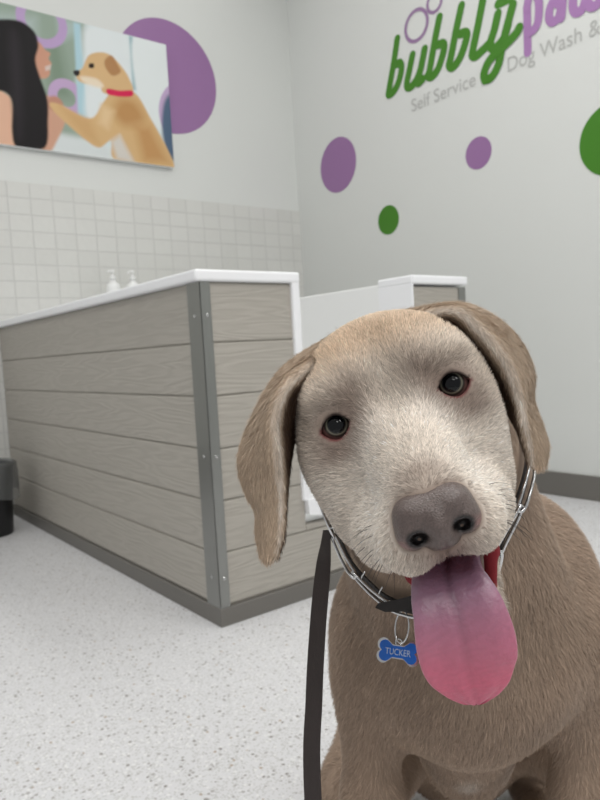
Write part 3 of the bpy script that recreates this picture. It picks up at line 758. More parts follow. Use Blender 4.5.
def surface_nets(val, xs, ys, zs):
    ins = val < 0
    n = ins[:-1, :-1, :-1].astype(np.int8)
    cnt = np.zeros(n.shape, np.int8)
    offs = [(a, b, c) for a in (0, 1) for b in (0, 1) for c in (0, 1)]
    sl = lambda o, arr: arr[o[0]:arr.shape[0] - 1 + o[0], o[1]:arr.shape[1] - 1 + o[1], o[2]:arr.shape[2] - 1 + o[2]]
    for o in offs: cnt += sl(o, ins)
    act = (cnt > 0) & (cnt < 8); I, J, K = np.nonzero(act)
    idx = np.full(act.shape, -1, np.int64); idx[I, J, K] = np.arange(len(I))
    acc = np.zeros((len(I), 3)); num = np.zeros(len(I))
    G = (xs, ys, zs)
    for o in offs:
        for ax in range(3):
            if o[ax] == 1: continue
            p2 = list(o); p2[ax] = 1
            a = val[I + o[0], J + o[1], K + o[2]]; b = val[I + p2[0], J + p2[1], K + p2[2]]
            mk = (a < 0) != (b < 0); t = np.where(mk, a / np.where(mk, a - b, 1), 0)
            A = np.stack([xs[I + o[0]], ys[J + o[1]], zs[K + o[2]]], 1); B = np.stack([xs[I + p2[0]], ys[J + p2[1]], zs[K + p2[2]]], 1)
            q = A + (B - A) * t[:, None]; acc[mk] += q[mk]; num[mk] += 1
    V = acc / num[:, None]
    quads = []
    for ax in range(3):
        o1, o2 = [d for d in range(3) if d != ax]
        a = ins; b = np.roll(ins, -1, ax)
        ch = a != b
        sl_ = [slice(1, -1)] * 3; sl_[ax] = slice(0, -1)
        full = np.zeros(ins.shape, bool); full[tuple(sl_)] = ch[tuple(sl_)]
        i, j, k = np.nonzero(full); base = np.stack([i, j, k], 1)
        ids = []
        for (da, db) in ((0, 0), (1, 0), (1, 1), (0, 1)):
            c = base.copy(); c[:, o1] -= da; c[:, o2] -= db; ids.append(idx[c[:, 0], c[:, 1], c[:, 2]])
        q = np.stack(ids, 1); fl = ins[i, j, k] ^ (ax == 1); q[fl] = q[fl][:, ::-1]
        quads.append(q[(q >= 0).all(1)])
    return V, np.concatenate(quads)
BV, BQ = surface_nets(VAL, gxs, gys, gzs)
# keep the biggest connected piece only
def biggest(V, Q):
    lab = np.arange(len(V))
    ed = np.concatenate([Q[:, [0, 1]], Q[:, [1, 2]], Q[:, [2, 3]], Q[:, [3, 0]]])
    while True:
        mnl = np.minimum(lab[ed[:, 0]], lab[ed[:, 1]]); new = lab.copy()
        np.minimum.at(new, ed[:, 0], mnl); np.minimum.at(new, ed[:, 1], mnl); new = new[new]
        if (new == lab).all(): break
        lab = new
    u, c = np.unique(lab, return_counts=True); keep = lab == u[c.argmax()]
    mp = np.cumsum(keep) - 1; return V[keep], mp[Q[keep[Q[:, 0]]]]
BV, BQ = biggest(BV, BQ)
for _ in range(2):
    g = grad(BV); d = np.clip(Fpts(BV), -0.002, 0.002); BV = BV - g * (d * 0.8)[:, None]
BN = grad(BV)
print('dog mesh', BV.shape, VAL.shape, flush=True)

def nose_f(x, y, z):
    x = x * 1.07; z = -6.2 + (z + 6.28) * 1.09
    ax = np.abs(x)
    d = sd_ell(x, y, z, (0, 7.2, -4.9), (1.9, 1.55, 1.2))
    d = smin(d, sd_ell(ax, y, z, (1.0, 7.6, -4.75), (0.95, 1.1, 0.85)), 0.5)
    d = smin(d, sd_ell(ax, y, z, (1.3, 7.7, -5.6), (0.86, 1.05, 0.92)), 0.4)
    d = smin(d, sd_ell(x, y, z, (0, 8.25, -5.6), (0.66, 0.80, 1.0)), 0.45)
    d = smin(d, sd_ell(x, y, z, (0, 7.9, -6.4), (0.85, 0.7, 0.45)), 0.35)
    nost = sd_ell(ax - 0.0, y, z - 0.10 * (ax - 1.0), (1.08, 8.9, -5.92), (0.46, 0.8, 0.36))
    nost = smin(nost, sd_cone(ax, y, z, (1.25, 8.9, -6.12), (2.0, 8.3, -5.9), 0.17, 0.10), 0.15)
    d = -smin(-d, nost, 0.18)
    d = -smin(-d, sd_cone(x, y, z, (0, 9.2, -6.0), (0, 8.2, -7.0), 0.06, 0.07), 0.22)
    return d
# ------------------------------------------------------------------ coat colour: pigment, plus painted shade and highlight at ears and nostrils
def lin(c): return np.array(srgb(*c)[:3])
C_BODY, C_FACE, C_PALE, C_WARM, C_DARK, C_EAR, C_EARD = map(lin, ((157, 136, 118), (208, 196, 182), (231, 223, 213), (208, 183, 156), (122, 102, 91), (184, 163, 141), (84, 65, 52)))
def sstep(a, b, x): t = np.clip((x - a) / (b - a), 0, 1); return t * t * (3 - 2 * t)
def gauss(h, c, r): return np.exp(-(((h - np.array(c)) / np.array(r)) ** 2).sum(1))
def coat(p):
    h = np.stack(hcoords(p[:, 0], p[:, 1], p[:, 2]), 1); ha = h * 1.0; ha[:, 0] = np.abs(ha[:, 0])
    fh = Fpts(p, only=('head', 'mouth', 'eye'), ears=False); fb = Fpts(p, only=('body',), ears=False)
    fe = np.minimum(*[np.where(((p > e[3]) & (p < e[4])).all(1), 0, 1) for e in EARS]); 
    dear = np.full(len(p), 0.02)
    for e in EARS:
        mk = ((p > e[3]) & (p < e[4])).all(1)
        if mk.any(): dear[mk] = np.minimum(dear[mk], ear_dist(e, p[mk]))
    isear = sstep(0.004, 0.001, dear)
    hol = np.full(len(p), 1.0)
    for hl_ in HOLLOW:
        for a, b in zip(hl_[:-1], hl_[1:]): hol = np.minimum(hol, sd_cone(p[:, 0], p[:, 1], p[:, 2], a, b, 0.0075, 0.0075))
    head = sstep(0.012, -0.002, fh)
    c = np.tile(C_BODY, (len(p), 1))
    mixc = lambda c, col, a: c * (1 - a[:, None]) + col * a[:, None]
    face = mixc(np.tile(C_FACE, (len(p), 1)), C_PALE, np.clip(gauss(ha, (2.6, 4.5, -4.6), (2.2, 4.0, 2.6)) * 1.1 + 0.8 * gauss(ha, (1.6, 1.6, -1.4), (1.5, 2, 1.6)), 0, 1))
    face = mixc(face, C_PALE, 0.6 * gauss(ha, (4.6, -1, -3.6), (1.6, 3, 2.2)))
    face = mixc(face, C_WARM, np.clip(0.95 * sstep(1.8, 4.6, h[:, 2]), 0, 1))
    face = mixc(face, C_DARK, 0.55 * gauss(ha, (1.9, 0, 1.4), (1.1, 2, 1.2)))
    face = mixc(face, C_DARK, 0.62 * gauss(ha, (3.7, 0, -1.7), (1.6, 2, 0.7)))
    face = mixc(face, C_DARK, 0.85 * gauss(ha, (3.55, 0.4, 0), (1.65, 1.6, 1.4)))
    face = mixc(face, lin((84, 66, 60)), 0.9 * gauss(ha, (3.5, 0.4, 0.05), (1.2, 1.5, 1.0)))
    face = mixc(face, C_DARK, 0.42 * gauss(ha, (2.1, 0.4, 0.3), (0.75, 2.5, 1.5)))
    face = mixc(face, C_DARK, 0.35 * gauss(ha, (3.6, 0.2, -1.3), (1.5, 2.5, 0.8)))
    face = mixc(face, C_DARK, 0.6 * gauss(ha, (0, 7.4, -3.4), (1.8, 1.3, 0.9)))
    face = mixc(face, lin((128, 108, 104)), 0.95 * gauss(ha, (0, 8, -7.1), (1.5, 2, 0.75)))
    face = mixc(face, lin((40, 30, 30)), 0.9 * gauss(ha, (0, 8, -7.1), (0.09, 2, 0.7)))
    face = mixc(face, C_PALE, 0.4 * gauss(ha, (0, 2.5, -2.0), (1.0, 3.0, 1.6)))
    face = mixc(face, lin((8, 6, 6)), np.clip(1.6 * gauss(ha, (1.15, 7.6, -5.85), (0.5, 0.9, 0.45)), 0, 1))  # nostril depths painted black in place of their shade
    face = mixc(face, C_EARD, sstep(0.004, 0.0, hol))  # dark hair at the ear base, with shade of the fold painted in
    face = mixc(face, C_DARK, 0.7 * sstep(0.35, 0.0, nose_f(h[:, 0], h[:, 1], h[:, 2])))
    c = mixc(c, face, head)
    eu = np.zeros(len(p))
    for e in EARS:
        for i in np.nonzero(isear > 0.01)[0]:
            if (p[i] > e[3]).all() and (p[i] < e[4]).all():
                q = e[0].find(p[i])
                if q[2] < 0.01: eu[i] = e[5][q[1]]
    ec = np.tile(C_EAR, (len(p), 1)); ec = mixc(ec, C_EARD, sstep(0.69, 0.77, eu)); ec = mixc(ec, C_PALE, 0.7 * np.exp(-((eu - 0.66) / 0.03) ** 2))  # inner flap: dark hair plus painted shade; pale rim is a painted highlight
    c = mixc(c, ec, isear)
    # muzzle underside and lower jaw
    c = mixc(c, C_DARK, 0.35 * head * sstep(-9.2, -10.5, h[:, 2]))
    # small white blaze on the breast
    bl = P(462, 766, 0.63); c = mixc(c, lin((205, 196, 186)), 0.75 * np.exp(-(((p - bl) / np.array([0.009, 0.06, 0.013])) ** 2).sum(1)))
    return c, h, ha, head, isear
def skin_masks(p, h, ha, n=None):
    """inside of the mouth, lid rims, skin under the nose pad"""
    mouth = np.zeros(len(p)); eye = np.zeros(len(p))
    dm = np.full(len(p), 1.0)
    for kind, fn, c, reach, k, tg in OPS:
        if tg == 'mouth': dm = np.minimum(dm, fn(p[:, 0], p[:, 1], p[:, 2]))
    mouth = sstep(0.0022, 0.0006, dm)
    dl = np.full(len(p), 1.0)
    for kind, fn, c, reach, k, tg in OPS:
        if tg == 'lining': dl = np.minimum(dl, fn(p[:, 0], p[:, 1], p[:, 2]))
    mouth = np.maximum(mouth, sstep(0.0014, 0.0004, dl))
    de = np.full(len(p), 1.0)
    for kind, fn, c, reach, k, tg in OPS:
        if tg == 'eye': de = np.minimum(de, fn(p[:, 0], p[:, 1], p[:, 2]))
    eye = sstep(0.0016, 0.0004, de)
    return mouth, eye
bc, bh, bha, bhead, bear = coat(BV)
bmouth, beye = skin_masks(BV, bh, bha)
bc = bc * (1 - bmouth[:, None]) + lin((128, 40, 46)) * bmouth[:, None]
lidc = np.where((bh[:, 2] < 0.1)[:, None], lin((104, 62, 60)), lin((46, 36, 34)))
bc = bc * (1 - beye[:, None]) + lidc * beye[:, None]

DOG = empty('dog', tuple(L2W(np.array([BXC, 0.70, 0.0]))), 'silver-tan labrador dog sitting in front with tilted head and tongue hanging out', 'dog')
M['coat'] = attr_mat('dog_coat', 0.75, 0.2); add_bump(M['coat'], 420, 0.25, 0.001)
M['hair'] = attr_mat('dog_hair', 0.55, 0.3)
def setcol(o, c, name='Col'):
    a = o.data.color_attributes.new(name, 'FLOAT_COLOR', 'POINT')
    a.data.foreach_set('color', np.concatenate([c, np.ones((len(c), 1))], 1).astype(np.float32).ravel())
def fast_mesh(name, V, faces, k, ma, parent, smooth=True):
    """big mesh from arrays; faces (n,k); verts in L"""
    Wv = L2W(V) - np.array(rootloc(parent)); me = bpy.data.meshes.new(name)
    me.vertices.add(len(Wv)); me.vertices.foreach_set('co', Wv.astype(np.float32).ravel())
    nf = len(faces); me.loops.add(nf * k); me.loops.foreach_set('vertex_index', faces.astype(np.int32).ravel())
    me.polygons.add(nf); me.polygons.foreach_set('loop_start', np.arange(0, nf * k, k, dtype=np.int32)); me.polygons.foreach_set('loop_total', np.full(nf, k, np.int32))
    me.polygons.foreach_set('use_smooth', np.full(nf, smooth)); me.materials.append(ma); me.update(calc_edges=True); me.validate()
    o = bpy.data.objects.new(name, me); COL.objects.link(o); o.parent = parent
    return o
# winding: compare with the field's gradient
fn_ = np.cross(BV[BQ[:, 1]] - BV[BQ[:, 0]], BV[BQ[:, 2]] - BV[BQ[:, 0]])
# L (right, away, up) is right-handed like the room, so winding carries over
flip = (fn_ * BN[BQ[:, 0]]).sum(1) < 0
if flip.mean() > 0.5: BQ = BQ[:, ::-1]
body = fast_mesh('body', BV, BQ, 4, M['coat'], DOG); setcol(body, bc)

# ------------------------------------------------------------------ eyes
M['eye'] = attr_mat('dog_eye', 0.03, 0.5); 
b_ = M['eye'].node_tree.nodes['Principled BSDF']; b_.inputs['IOR'].default_value = 1.38
for s in (1, -1):
    ec = EYC * np.array([s, 1, 1]); V = []; Fc = []; cols = []
    nr, nn_ = 44, 56
    look = np.array([0, 38.9, 0]) - ec; look /= np.linalg.norm(look); look = look + np.array([0, 0, 0.14]); look /= np.linalg.norm(look)
    ux = np.cross(look, [0, 0, 1.0]); ux /= np.linalg.norm(ux); uz = np.cross(ux, look)
    for i in range(nr + 1):
        th = math.pi * (i / nr) ** 1.25
        for j in range(nn_):
            a = 2 * math.pi * j / nn_
            rr = ER         # corneal bulge
            d = look * math.cos(th) + (ux * math.cos(a) + uz * math.sin(a)) * math.sin(th)
            V.append(h2L(ec + rr * d)); arc = th * ER
            c = tuple(np.interp(arc, (0, .48, .54, .60, .64, .70, .76, .86), q) for q in ((7, 7, 40, 112, 118, 60, 50, 104), (8, 8, 40, 109, 114, 54, 44, 76), (11, 11, 38, 94, 99, 48, 40, 72)))
            cols.append(lin(c))
    for i in range(nr):
        for j in range(nn_): Fc.append([i * nn_ + j, i * nn_ + (j + 1) % nn_, (i + 1) * nn_ + (j + 1) % nn_, (i + 1) * nn_ + j])
    o = fast_mesh('eye', np.array(V), np.array(Fc), 4, M['eye'], DOG); setcol(o, np.array(cols)); fixn(o)

# ------------------------------------------------------------------ nose (own fine field)
ng = [np.arange(-2.6, 2.6, 0.075), np.arange(5.9, 9.8, 0.075), np.arange(-7.5, -3.2, 0.075)]
nv = nose_f(ng[0][:, None, None], ng[1][None, :, None], ng[2][None, None, :]).astype(np.float32)
NV, NQ = surface_nets(nv, *ng)
def ngrad(p): 
    e = 0.02; g = np.stack([nose_f(*(p + np.eye(3)[i] * e).T) - nose_f(*(p - np.eye(3)[i] * e).T) for i in range(3)], 1); return g / np.linalg.norm(g, axis=1, keepdims=True)
for _ in range(2): NV = NV - ngrad(NV) * nose_f(*NV.T)[:, None] * 0.8
M['nose'] = attr_mat('dog_nose', 0.36, 0.5); 
n_, l_, pb = nodes(M['nose'])
tcn = n_.new('ShaderNodeTexCoord'); vo = n_.new('ShaderNodeTexVoronoi'); vo.inputs['Scale'].default_value = 700; vo.feature = 'DISTANCE_TO_EDGE'
bpn = n_.new('ShaderNodeBump'); bpn.inputs['Strength'].default_value = 0.5; bpn.inputs['Distance'].default_value = 0.0006
l_.new(tcn.outputs['Object'], vo.inputs['Vector']); l_.new(vo.outputs['Distance'], bpn.inputs['Height']); l_.new(bpn.outputs[0], pb.inputs['Normal'])
NL = h2L(NV)
nose = fast_mesh('nose', NL, NQ, 4, M['nose'], DOG)
nin = sstep(0.16, -0.05, np.minimum(sd_ell(np.abs(NV[:, 0]), NV[:, 1], NV[:, 2], (1.08, 8.3, -5.92), (0.47, 1.3, 0.37)), 9))
nc = np.tile(lin((92, 80, 76)), (len(NV), 1)); nc = nc * (0.8 + 0.4 * rng.random((len(NV), 1)))
pk = sstep(1.2, 1.9, np.abs(NV[:, 0])) * sstep(-5.6, -6.1, NV[:, 2]); nc = nc * (1 - 0.6 * pk[:, None]) + lin((150, 112, 108)) * 0.6 * pk[:, None]
nc = nc * (1 - nin[:, None]) + lin((10, 7, 7)) * nin[:, None]  # darkness inside the nostrils painted into the pad colour
setcol(nose, nc); fixn(nose)

# ------------------------------------------------------------------ tongue
tl = [((447, 532), .372, 28), ((447, 556), .350, 31), ((448, 577), .333, 35), ((452, 594), .324, 41), ((459, 615), .319, 46), ((465, 640), .317, 49), ((468, 662), .3175, 46.5), ((472, 680), .318, 38), ((474.5, 692), .318, 27.5), ((476, 699), .318, 18), ((477, 703), .318, 9), ((477.3, 704.5), .318, 1)]
ctr = catmull([P(p_[0], p_[1], d) for p_, d, w_ in tl], 8); wds = np.array(catmull([np.array([w_ / F * d]) for p_, d, w_ in tl], 8))[:, 0]
V = []; Fc = []; tcol = []; ns = 40
tC = np.array(ctr)
for i, c in enumerate(tC):
    t_ = tC[min(i + 1, len(tC) - 1)] - tC[max(i - 1, 0)]; t_ /= np.linalg.norm(t_)
    view = camL - c; view /= np.linalg.norm(view)
    sx = np.cross(t_, view); sx /= np.linalg.norm(sx); sx = -sx if sx[0] < 0 else sx
    nn_ = np.cross(sx, t_); nn_ = nn_ if nn_ @ view > 0 else -nn_
    prog = i / (len(tC) - 1); hw = max(wds[i], 0.0004); th = min(0.0052, hw * 0.32)
    for j in range(ns):
        a = 2 * math.pi * j / ns; cx, cz = math.cos(a), math.sin(a)
        cz = math.copysign(abs(cz) ** 0.75, cz)
        u = cx
        gro = -0.0034 * math.exp(-(u / 0.13) ** 2) * max(0, 1 - 1.15 * prog) * (cz > 0) + 0.0030 * (u * u) * (1 - sstep(0.5, 0.85, np.array(prog))) 
        ripple = 0.0006 * math.sin(u * 9 + prog * 6) * (cz > 0)
        V.append(c + sx * (hw * cx) + nn_ * (th * cz + gro + ripple))
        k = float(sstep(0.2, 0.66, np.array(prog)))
        col = lin((140, 110, 130)) * (1 - k) + lin((190, 92, 115)) * k  # shade on the upper tongue painted in as purple-grey, fading to pink
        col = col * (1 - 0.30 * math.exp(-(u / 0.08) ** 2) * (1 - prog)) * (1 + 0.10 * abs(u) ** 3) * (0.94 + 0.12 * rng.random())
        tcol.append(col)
for i in range(len(tC) - 1):
    for j in range(ns): Fc.append([i * ns + j, i * ns + (j + 1) % ns, (i + 1) * ns + (j + 1) % ns, (i + 1) * ns + j])
M['tongue'] = attr_mat('dog_tongue', 0.3, 0.6, **{'Subsurface Weight': 0.15, 'Subsurface Radius': (0.01, 0.004, 0.003)})
add_bump(M['tongue'], 420, 0.6, 0.0009)
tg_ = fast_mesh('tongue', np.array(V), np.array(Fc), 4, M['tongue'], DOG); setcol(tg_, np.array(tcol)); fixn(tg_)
# ------------------------------------------------------------------ where the collar lies on the neck
ring_px = [(331, 513, .512, 0), (340, 538, .512, 0), (352, 562, .505, 1), (369, 583, .49, 1), (389, 599, .48, 1), (418, 612, .474, 0), (455, 608, .468, 0), (486, 583, .46, 0), (501, 548, .452, 0), (510, 514, .458, 0), (515, 478, .468, 0), (514, 442, .488, 0), (495, 408, .53, 0), (450, 395, .575, 0), (395, 415, .595, 0), (350, 455, .575, 0), (331, 488, .53, 0)]
cp_ = []
for px_, py_, d_, hit in ring_px:
    if hit:
        ds = np.arange(0.37, 0.56, 0.0015); fs_ = Fpts(np.array([P(px_, py_, q) for q in ds]), ears=False)
        ok = np.nonzero(fs_ < 0.0045)[0]; d2 = ds[ok[0]] if len(ok) else ds[fs_.argmin()]
        print('collar', px_, py_, d_, round(float(d2), 3)); d_ = d2
    cp_.append(P(px_, py_, d_))
loop = np.array(catmull(cp_, 14, True))
for _ in range(6):
    g = grad(loop, ears=False); d = Fpts(loop, ears=False); loop = loop - g * np.clip(d - 0.0065, -0.004, 0.002)[:, None]
    loop = 0.6 * loop + 0.2 * (np.roll(loop, 1, 0) + np.roll(loop, -1, 0))
d = Fpts(loop, ears=False); loop = loop - grad(loop, ears=False) * np.minimum(d - 0.0065, 0)[:, None]
# ------------------------------------------------------------------ short coat: blades lying along the growth direction
tri = np.concatenate([BQ[:, [0, 1, 2]], BQ[:, [0, 2, 3]]])
ta, tb_, tc_ = BV[tri[:, 0]], BV[tri[:, 1]], BV[tri[:, 2]]
tar = 0.5 * np.linalg.norm(np.cross(tb_ - ta, tc_ - ta), axis=1)
thead = (bhead[tri].mean(1)); tear = bear[tri].mean(1); tskin = np.maximum(bmouth, beye)[tri].max(1)
tcen = (ta + tb_ + tc_) / 3
th_ = np.stack(hcoords(tcen[:, 0], tcen[:, 1], tcen[:, 2]), 1)
innose = sstep(0.12, -0.02, nose_f(th_[:, 0], th_[:, 1], th_[:, 2]))
facing = ((camL - tcen) * BN[tri[:, 0]]).sum(1) / np.linalg.norm(camL - tcen, axis=1)
dens = np.where(np.maximum(thead, tear) > 0.5, 3.0, 1.0) * np.where(facing > -0.25, 1.0, 0.25) * (tskin < 0.25) * (innose < 0.5)
dens *= np.where(tcen[:, 2] < 0.26, 0.3, 1.0)
wgt = tar * dens; wgt /= wgt.sum()
NB_ = 380000
ti = rng.choice(len(tri), NB_, p=wgt); r1 = np.sqrt(rng.random(NB_)); r2 = rng.random(NB_)
wa, wb, wc = 1 - r1, r1 * (1 - r2), r1 * r2
ip = lambda A: A[tri[ti, 0]] * wa[:, None] + A[tri[ti, 1]] * wb[:, None] + A[tri[ti, 2]] * wc[:, None]
hp = ip(BV); hn = ip(BN); hn /= np.linalg.norm(hn, axis=1, keepdims=True); hc = ip(bc)
hhead = ip(bhead[:, None])[:, 0]; hear = ip(bear[:, None])[:, 0]
hh = np.stack(hcoords(hp[:, 0], hp[:, 1], hp[:, 2]), 1)
# growth direction
fl_h = (hh - np.array([0, 8.0, -4.2])); fl_h /= np.linalg.norm(fl_h, axis=1, keepdims=True); fl_h = fl_h @ RH.T
fl_b = np.stack([(hp[:, 0] - BXC) * 2.0, np.full(NB_, 0.35), np.full(NB_, -1.0)], 1)
flow = fl_h * hhead[:, None] + fl_b * (1 - hhead[:, None])
for e in EARS:
    mk = np.nonzero((hear > 0.3) & ((hp > e[3]) & (hp < e[4])).all(1))[0]
    for i in mk:
        q = e[0].find(hp[i])
        if q[2] < 0.008: flow[i] = e[2][q[1]]
low = rng.normal(size=(24, 3)); ph = rng.random((24, 3)) * 6.28; fr = rng.normal(size=(24, 3)) * 70
sw = sum(low[i] * np.sin(hp @ fr[i] + ph[i, 0])[:, None] for i in range(24)) / 24 ** 0.5
flow = flow + 0.11 * sw + rng.normal(size=(NB_, 3)) * 0.20
flow -= hn * (flow * hn).sum(1, keepdims=True); flow /= np.linalg.norm(flow, axis=1, keepdims=True) + 1e-9
side = np.cross(hn, flow)
muz = np.exp(-(((hh - np.array([0, 6, -5])) / np.array([4, 5, 3.5])) ** 2).sum(1)) * hhead
ln = 0.0095 * (1 - np.maximum(hhead, hear)) + np.maximum(hhead, hear) * 0.0058
for s in (1, -1):
    q = hh - EYC * np.array([s, 1, 1]); ln *= 0.34 + 0.66 * sstep(0.95, 1.7, np.sqrt((q[:, 0] / 1.1) ** 2 + (q[:, 1] / 2.5) ** 2 + (q[:, 2] / 0.95) ** 2))
ln = ln * (1 - 0.45 * muz) * (1 - 0.4 * np.exp(-(((hh - np.array([0, 7, -7.8])) / np.array([4, 4, 1.2])) ** 2).sum(1))); ln *= np.where(hear > 0.5, 0.85, 1.0); ln *= 0.7 + 0.6 * rng.random(NB_)
wd_ = (0.00016 * (1 - hhead) + 0.00016 * hhead) * (0.7 + 0.6 * rng.random(NB_)) * (np.where(np.maximum(hhead, hear) > 0.5, 1.0, 1.35))
lift = np.radians(13 + 10 * rng.random(NB_))
root = hp - hn * 0.0004
mid = root + flow * (ln * 0.55)[:, None] + hn * (ln * 0.55 * np.tan(lift))[:, None]
tip = root + flow * ln[:, None] + hn * (ln * 0.72 * np.tan(lift))[:, None]
dk = kdtree.KDTree(len(loop)); [dk.insert(q, i) for i, q in enumerate(loop)]; dk.balance()
nearc = np.zeros(NB_, bool)
for i in np.nonzero(((hp > loop.min(0) - 0.02) & (hp < loop.max(0) + 0.02)).all(1))[0]:
    nearc[i] = min(dk.find(root[i])[2], dk.find(mid[i])[2], dk.find(tip[i])[2]) < 0.0115
ln[nearc] = 0
FV = np.stack([root - side * wd_[:, None], root + side * wd_[:, None], mid + side * (wd_ * 0.75)[:, None], mid - side * (wd_ * 0.75)[:, None], tip], 1)
vr = 1 + rng.normal(size=(NB_, 1)) * (0.15 + 0.06 * hhead[:, None]) + 0.06 * sw[:, :1]
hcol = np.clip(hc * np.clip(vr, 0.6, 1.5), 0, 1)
pale = rng.random(NB_) < 0.06; hcol[pale] = np.clip(hcol[pale] * 1.35, 0, 0.9)
FV = FV[~nearc]; hcol = hcol[~nearc]; NB_ = len(FV)
b5 = np.arange(NB_)[:, None] * 5
T3 = np.concatenate([b5 + np.array([[0, 1, 2]]), b5 + np.array([[0, 2, 3]]), b5 + np.array([[3, 2, 4]])])
fur = fast_mesh('fur', FV.reshape(-1, 3), T3, 3, M['hair'], body, smooth=False)
fur.data.color_attributes.new('Col', 'FLOAT_COLOR', 'POINT').data.foreach_set('color', np.repeat(np.concatenate([hcol, np.ones((NB_, 1))], 1), 5, 0).astype(np.float32).ravel())

# ------------------------------------------------------------------ whiskers
M['whisker'] = mat('whisker', srgb(40, 34, 32), 0.4); add_bump(M['whisker'], 400, 0.02)
def on_surface(p, off=0.0, it=6, **kw):
    p = np.array([p], float)
    for _ in range(it): p = p - grad(p, **kw) * (Fpts(p, **kw) - off)[:, None]
    return p[0]
for s in (1, -1):
    for r_, (yy, zz) in enumerate([(5.6, -5.4), (5.0, -5.0), (4.4, -5.6), (5.4, -6.4), (4.6, -6.6), (3.8, -6.4), (5.9, -7.0), (4.9, -7.3), (3.9, -7.3), (3.1, -6.9), (6.4, -7.5), (2.6, -7.3)]):
        p0 = on_surface(h2L((3.2 * s, yy + rng.normal() * 0.15, zz + rng.normal() * 0.12)), 0.0, ears=False)
        n0 = grad(np.array([p0]), ears=False)[0]
        d = n0 * 0.8 + (np.array([0.5 * s, -0.7, -0.35]) @ RH.T); d /= np.linalg.norm(d); L0 = 0.009 + 0.008 * rng.random()
        pth = [p0 - n0 * 0.001 + d * L0 * t + np.array([0, 0, -1]) * 0.006 * t * t for t in np.linspace(0, 1, 7)]
        V, Fc = tube([L2W(q) for q in pth], list(np.linspace(0.00018, 0.00005, 7)), 5); obj('whisker', V, Fc, M['whisker'], DOG, True)

# ------------------------------------------------------------------ collar
seg = np.linalg.norm(np.roll(loop, -1, 0) - loop, axis=1); cum = np.concatenate([[0], np.cumsum(seg)]); LEN = cum[-1]
lpc = np.concatenate([loop, loop[:1]])
def at(sv): sv = sv % LEN; return np.array([np.interp(sv, cum, lpc[:, i]) for i in range(3)])
DC = empty('dog_collar', tuple(L2W(loop.mean(0))), 'steel chain collar with black strap around the neck of the dog', 'dog collar')
def frame(sv):
    p = at(sv); t = at(sv + 0.003) - at(sv - 0.003); t /= np.linalg.norm(t); n = grad(p[None], ears=False, h=0.004)[0]; n -= t * (n @ t); n /= np.linalg.norm(n)
    return p, t, n, np.cross(n, t)
NS = 160; V = []; Fc = []
for i in range(NS):
    p, t, n, b = frame(LEN * i / NS)
    for a_, c_ in ((-0.004, -0.0022), (0.004, -0.0022), (0.004, -0.0006), (-0.004, -0.0006)): V.append(L2W(p + b * a_ + n * c_))
for i in range(NS):
    for j in range(4): Fc.append([i * 4 + j, i * 4 + (j + 1) % 4, ((i + 1) % NS) * 4 + (j + 1) % 4, ((i + 1) % NS) * 4 + j])
fixn(obj('strap', V, Fc, M['strap'], DC))
nl = int(round(LEN / 0.033)); pitch = LEN / nl
for i in range(nl):
    s0 = pitch * i; hl = pitch * 0.56; hw = 0.0042 if i % 2 == 0 else 0.0034; tl_ = 0.25 if i % 2 == 0 else -0.35
    pts = []
    for k in range(28):
        a = 2 * math.pi * k / 28; ca, sa = math.cos(a), math.sin(a)
        u = math.copysign(abs(ca) ** 0.45, ca) * hl; v = math.copysign(abs(sa) ** 0.6, sa) * hw
        p, t, n, b = frame(s0 + u); pts.append(L2W(p + b * (v * math.cos(tl_)) + n * (v * math.sin(tl_) + 0.0022)))
    V, Fc = tube(pts, 0.00115, 8, closed=True); ck = fixn(obj('chain_link', V, Fc, M['chrome'], DC, True))
    if i % 2 == 0:
        for q in (-0.45, 0.45):
            p, t, n, b = frame(s0 + q * hl)
            V, Fc = tube([L2W(p + b * hw + n * 0.003), L2W(p + b * (hw + 0.004) + n * 0.003), L2W(p + b * (hw + 0.007) + n * 0.001), L2W(p + b * (hw + 0.008) + n * 0.0)], 0.0006, 7)
            fixn(obj('prong', V, Fc, M['chrome'], ck, True))
# black buckle tab under the chin, left of the tongue
s_at = min(np.linspace(0, LEN, 400), key=lambda q: np.linalg.norm(at(q) - P(395, 603, .48)))
p, t, n, b = frame(s_at)
BD = 0.478
while Fpts(P(394, 605, BD)[None], ears=False)[0] < 0.012: BD -= 0.002
pc = P(394, 605, BD); e1 = P(412, 602, BD - .002) - P(376, 606, BD + .004); e1 /= np.linalg.norm(e1); vw = camL - pc; vw /= np.linalg.norm(vw); e2 = np.cross(e1, vw); e2 /= np.linalg.norm(e2); e2 = -e2 if e2[2] < 0 else e2
V, Fc = prism([(-0.0135, -0.0005), (-0.011, 0.0024), (0.002, 0.0034), (0.014, 0.005), (0.014, -0.004), (0.004, -0.005), (-0.007, -0.004)], lambda u, v, d: L2W(pc + e1 * u + e2 * v + vw * (d - 0.004)), 0.005)
fixn(obj('buckle_tab', V, Fc, M['strap'], DC))

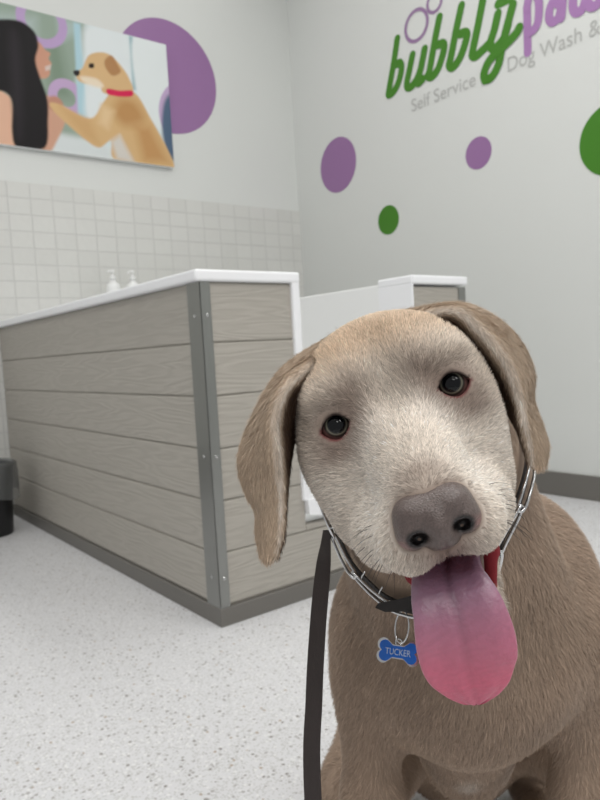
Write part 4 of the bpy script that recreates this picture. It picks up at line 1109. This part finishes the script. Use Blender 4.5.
# ------------------------------------------------------------------ name tag
TD = 0.50
tc0 = P(398, 652, TD); off = Fpts(tc0[None], ears=False)[0]
while Fpts(P(398, 652, TD)[None], ears=False)[0] < 0.010: TD -= 0.002
tc0 = P(398, 652, TD); k_ = TD / F
vw = camL - tc0; vw /= np.linalg.norm(vw); ex = P(418, 655, TD) - P(378, 649, TD); ex /= np.linalg.norm(ex); ex -= vw * (ex @ vw); ex /= np.linalg.norm(ex); ey = np.cross(vw, ex); ey = ey if ey[2] > 0 else -ey
NTG = empty('name_tag', tuple(L2W(tc0)), 'blue bone-shaped name tag with silver rim hanging from the dog collar', 'name tag')
def bone(sc, n=90):
    out = []
    hwid, rl, yo, hb = 14.2, 6.6, 5.4, 6.6
    def sdf(x, y):
        ax, ay = abs(x), abs(y)
        return min(math.hypot(ax - hwid, ay - yo) - rl, max(ay - hb, ax - hwid))
    for i in range(n):
        a = 2 * math.pi * i / n; lo_, hi_ = 0.0, 40.0
        # march outwards from inside, last point inside along the ray
        r_ = max((q for q in np.linspace(0, 30, 301) if sdf(q * math.cos(a), q * math.sin(a)) < 0), default=1)
        out.append((r_ * math.cos(a) * k_ * sc, r_ * math.sin(a) * k_ * sc))
    return out
tf = lambda u, v, d: L2W(tc0 + ex * u + ey * v + vw * d)
V, Fc = prism(bone(1.0), tf, 0.0016); fixn(obj('tag_rim', V, Fc, M['chrome'], NTG))
V, Fc = prism([(u * 0.90, v * 0.84) for u, v in bone(1.0)], lambda u, v, d: tf(u, v, d + 0.0014), 0.0005); fixn(obj('tag_face', V, Fc, M['blue'], NTG))
tw = 25 * k_; thh = 6.2 * k_
text_on('tag_text', 'TUCKER', None, None, 0, 'tagtext', NTG, 0.0, lambda a, b_: tf((a - 0.5) * tw, (b_ - 0.5) * thh, 0.00215))
lug = [(tc0 + ey * 9.5 * k_ + (ex * math.cos(a) + ey * math.sin(a)) * 3.2 * k_ + vw * 0.0008) for a in np.linspace(0, 2 * math.pi, 16, endpoint=False)]
V, Fc = tube([L2W(q) for q in lug], 0.0007, 6, True); fixn(obj('tag_lug', V, Fc, M['chrome'], NTG, True))
RD = TD
while min(Fpts(np.array([P(402 + 6 * math.cos(q), 627 + 15 * math.sin(q), RD) for q in np.linspace(0, 6.28, 12)]), ears=False)) < 0.006: RD -= 0.001
rc = P(402, 627, RD)
for dz in (0.0, 0.0011):
    rp = [rc + (ex * 6.5 * math.cos(a) + ey * 15 * math.sin(a)) * k_ + vw * (0.002 * math.cos(a) + dz) for a in np.linspace(0, 2 * math.pi, 28, endpoint=False)]
    V, Fc = tube([L2W(q) for q in rp], 0.0006, 6, True); fixn(obj('split_ring', V, Fc, M['chrome'], NTG, True))

# ------------------------------------------------------------------ leash
lp = [P(327, 531, .520), P(325.5, 547, .510), P(323, 570, .496), P(318, 625, .48), P(314, 700, .465), P(313, 800, .455)]
e_ = lp[-1]; lp += [np.array([e_[0] + 0.002, e_[1] - 0.003, 0.16]), np.array([e_[0] - 0.002, e_[1] - 0.012, 0.05]), np.array([e_[0] - 0.02, e_[1] - 0.045, 0.006]), np.array([e_[0] - 0.07, e_[1] - 0.13, 0.0035]), np.array([e_[0] - 0.10, e_[1] - 0.30, 0.0035])]
lc = np.array(catmull(lp, 10)); V = []; Fc = []
pw = None
for i, c in enumerate(lc):
    t = lc[min(i + 1, len(lc) - 1)] - lc[max(i - 1, 0)]; t /= np.linalg.norm(t)
    sd = np.array([1.0, -0.15, 0]) ; sd = sd - t * (sd @ t); sd /= np.linalg.norm(sd)
    n = np.cross(t, sd); hw = 0.0030 + 0.0027 * float(sstep(0, 0.25, np.array(i / len(lc))))
    for a_, c_ in ((-1, -1), (1, -1), (1, 1), (-1, 1)): V.append(L2W(c + sd * a_ * hw + n * c_ * 0.0014))
for i in range(len(lc) - 1):
    for j in range(4): Fc.append([i * 4 + j, i * 4 + (j + 1) % 4, (i + 1) * 4 + (j + 1) % 4, (i + 1) * 4 + j])
Fc += [[3, 2, 1, 0], [len(V) - 4, len(V) - 3, len(V) - 2, len(V) - 1]]
lo_ = obj('leash', V, Fc, M['leash'], loc=tuple(L2W(lc[-1]))); fixn(lo_)
tag(lo_, 'dark brown strap leash hanging straight down from the dog collar', 'leash')
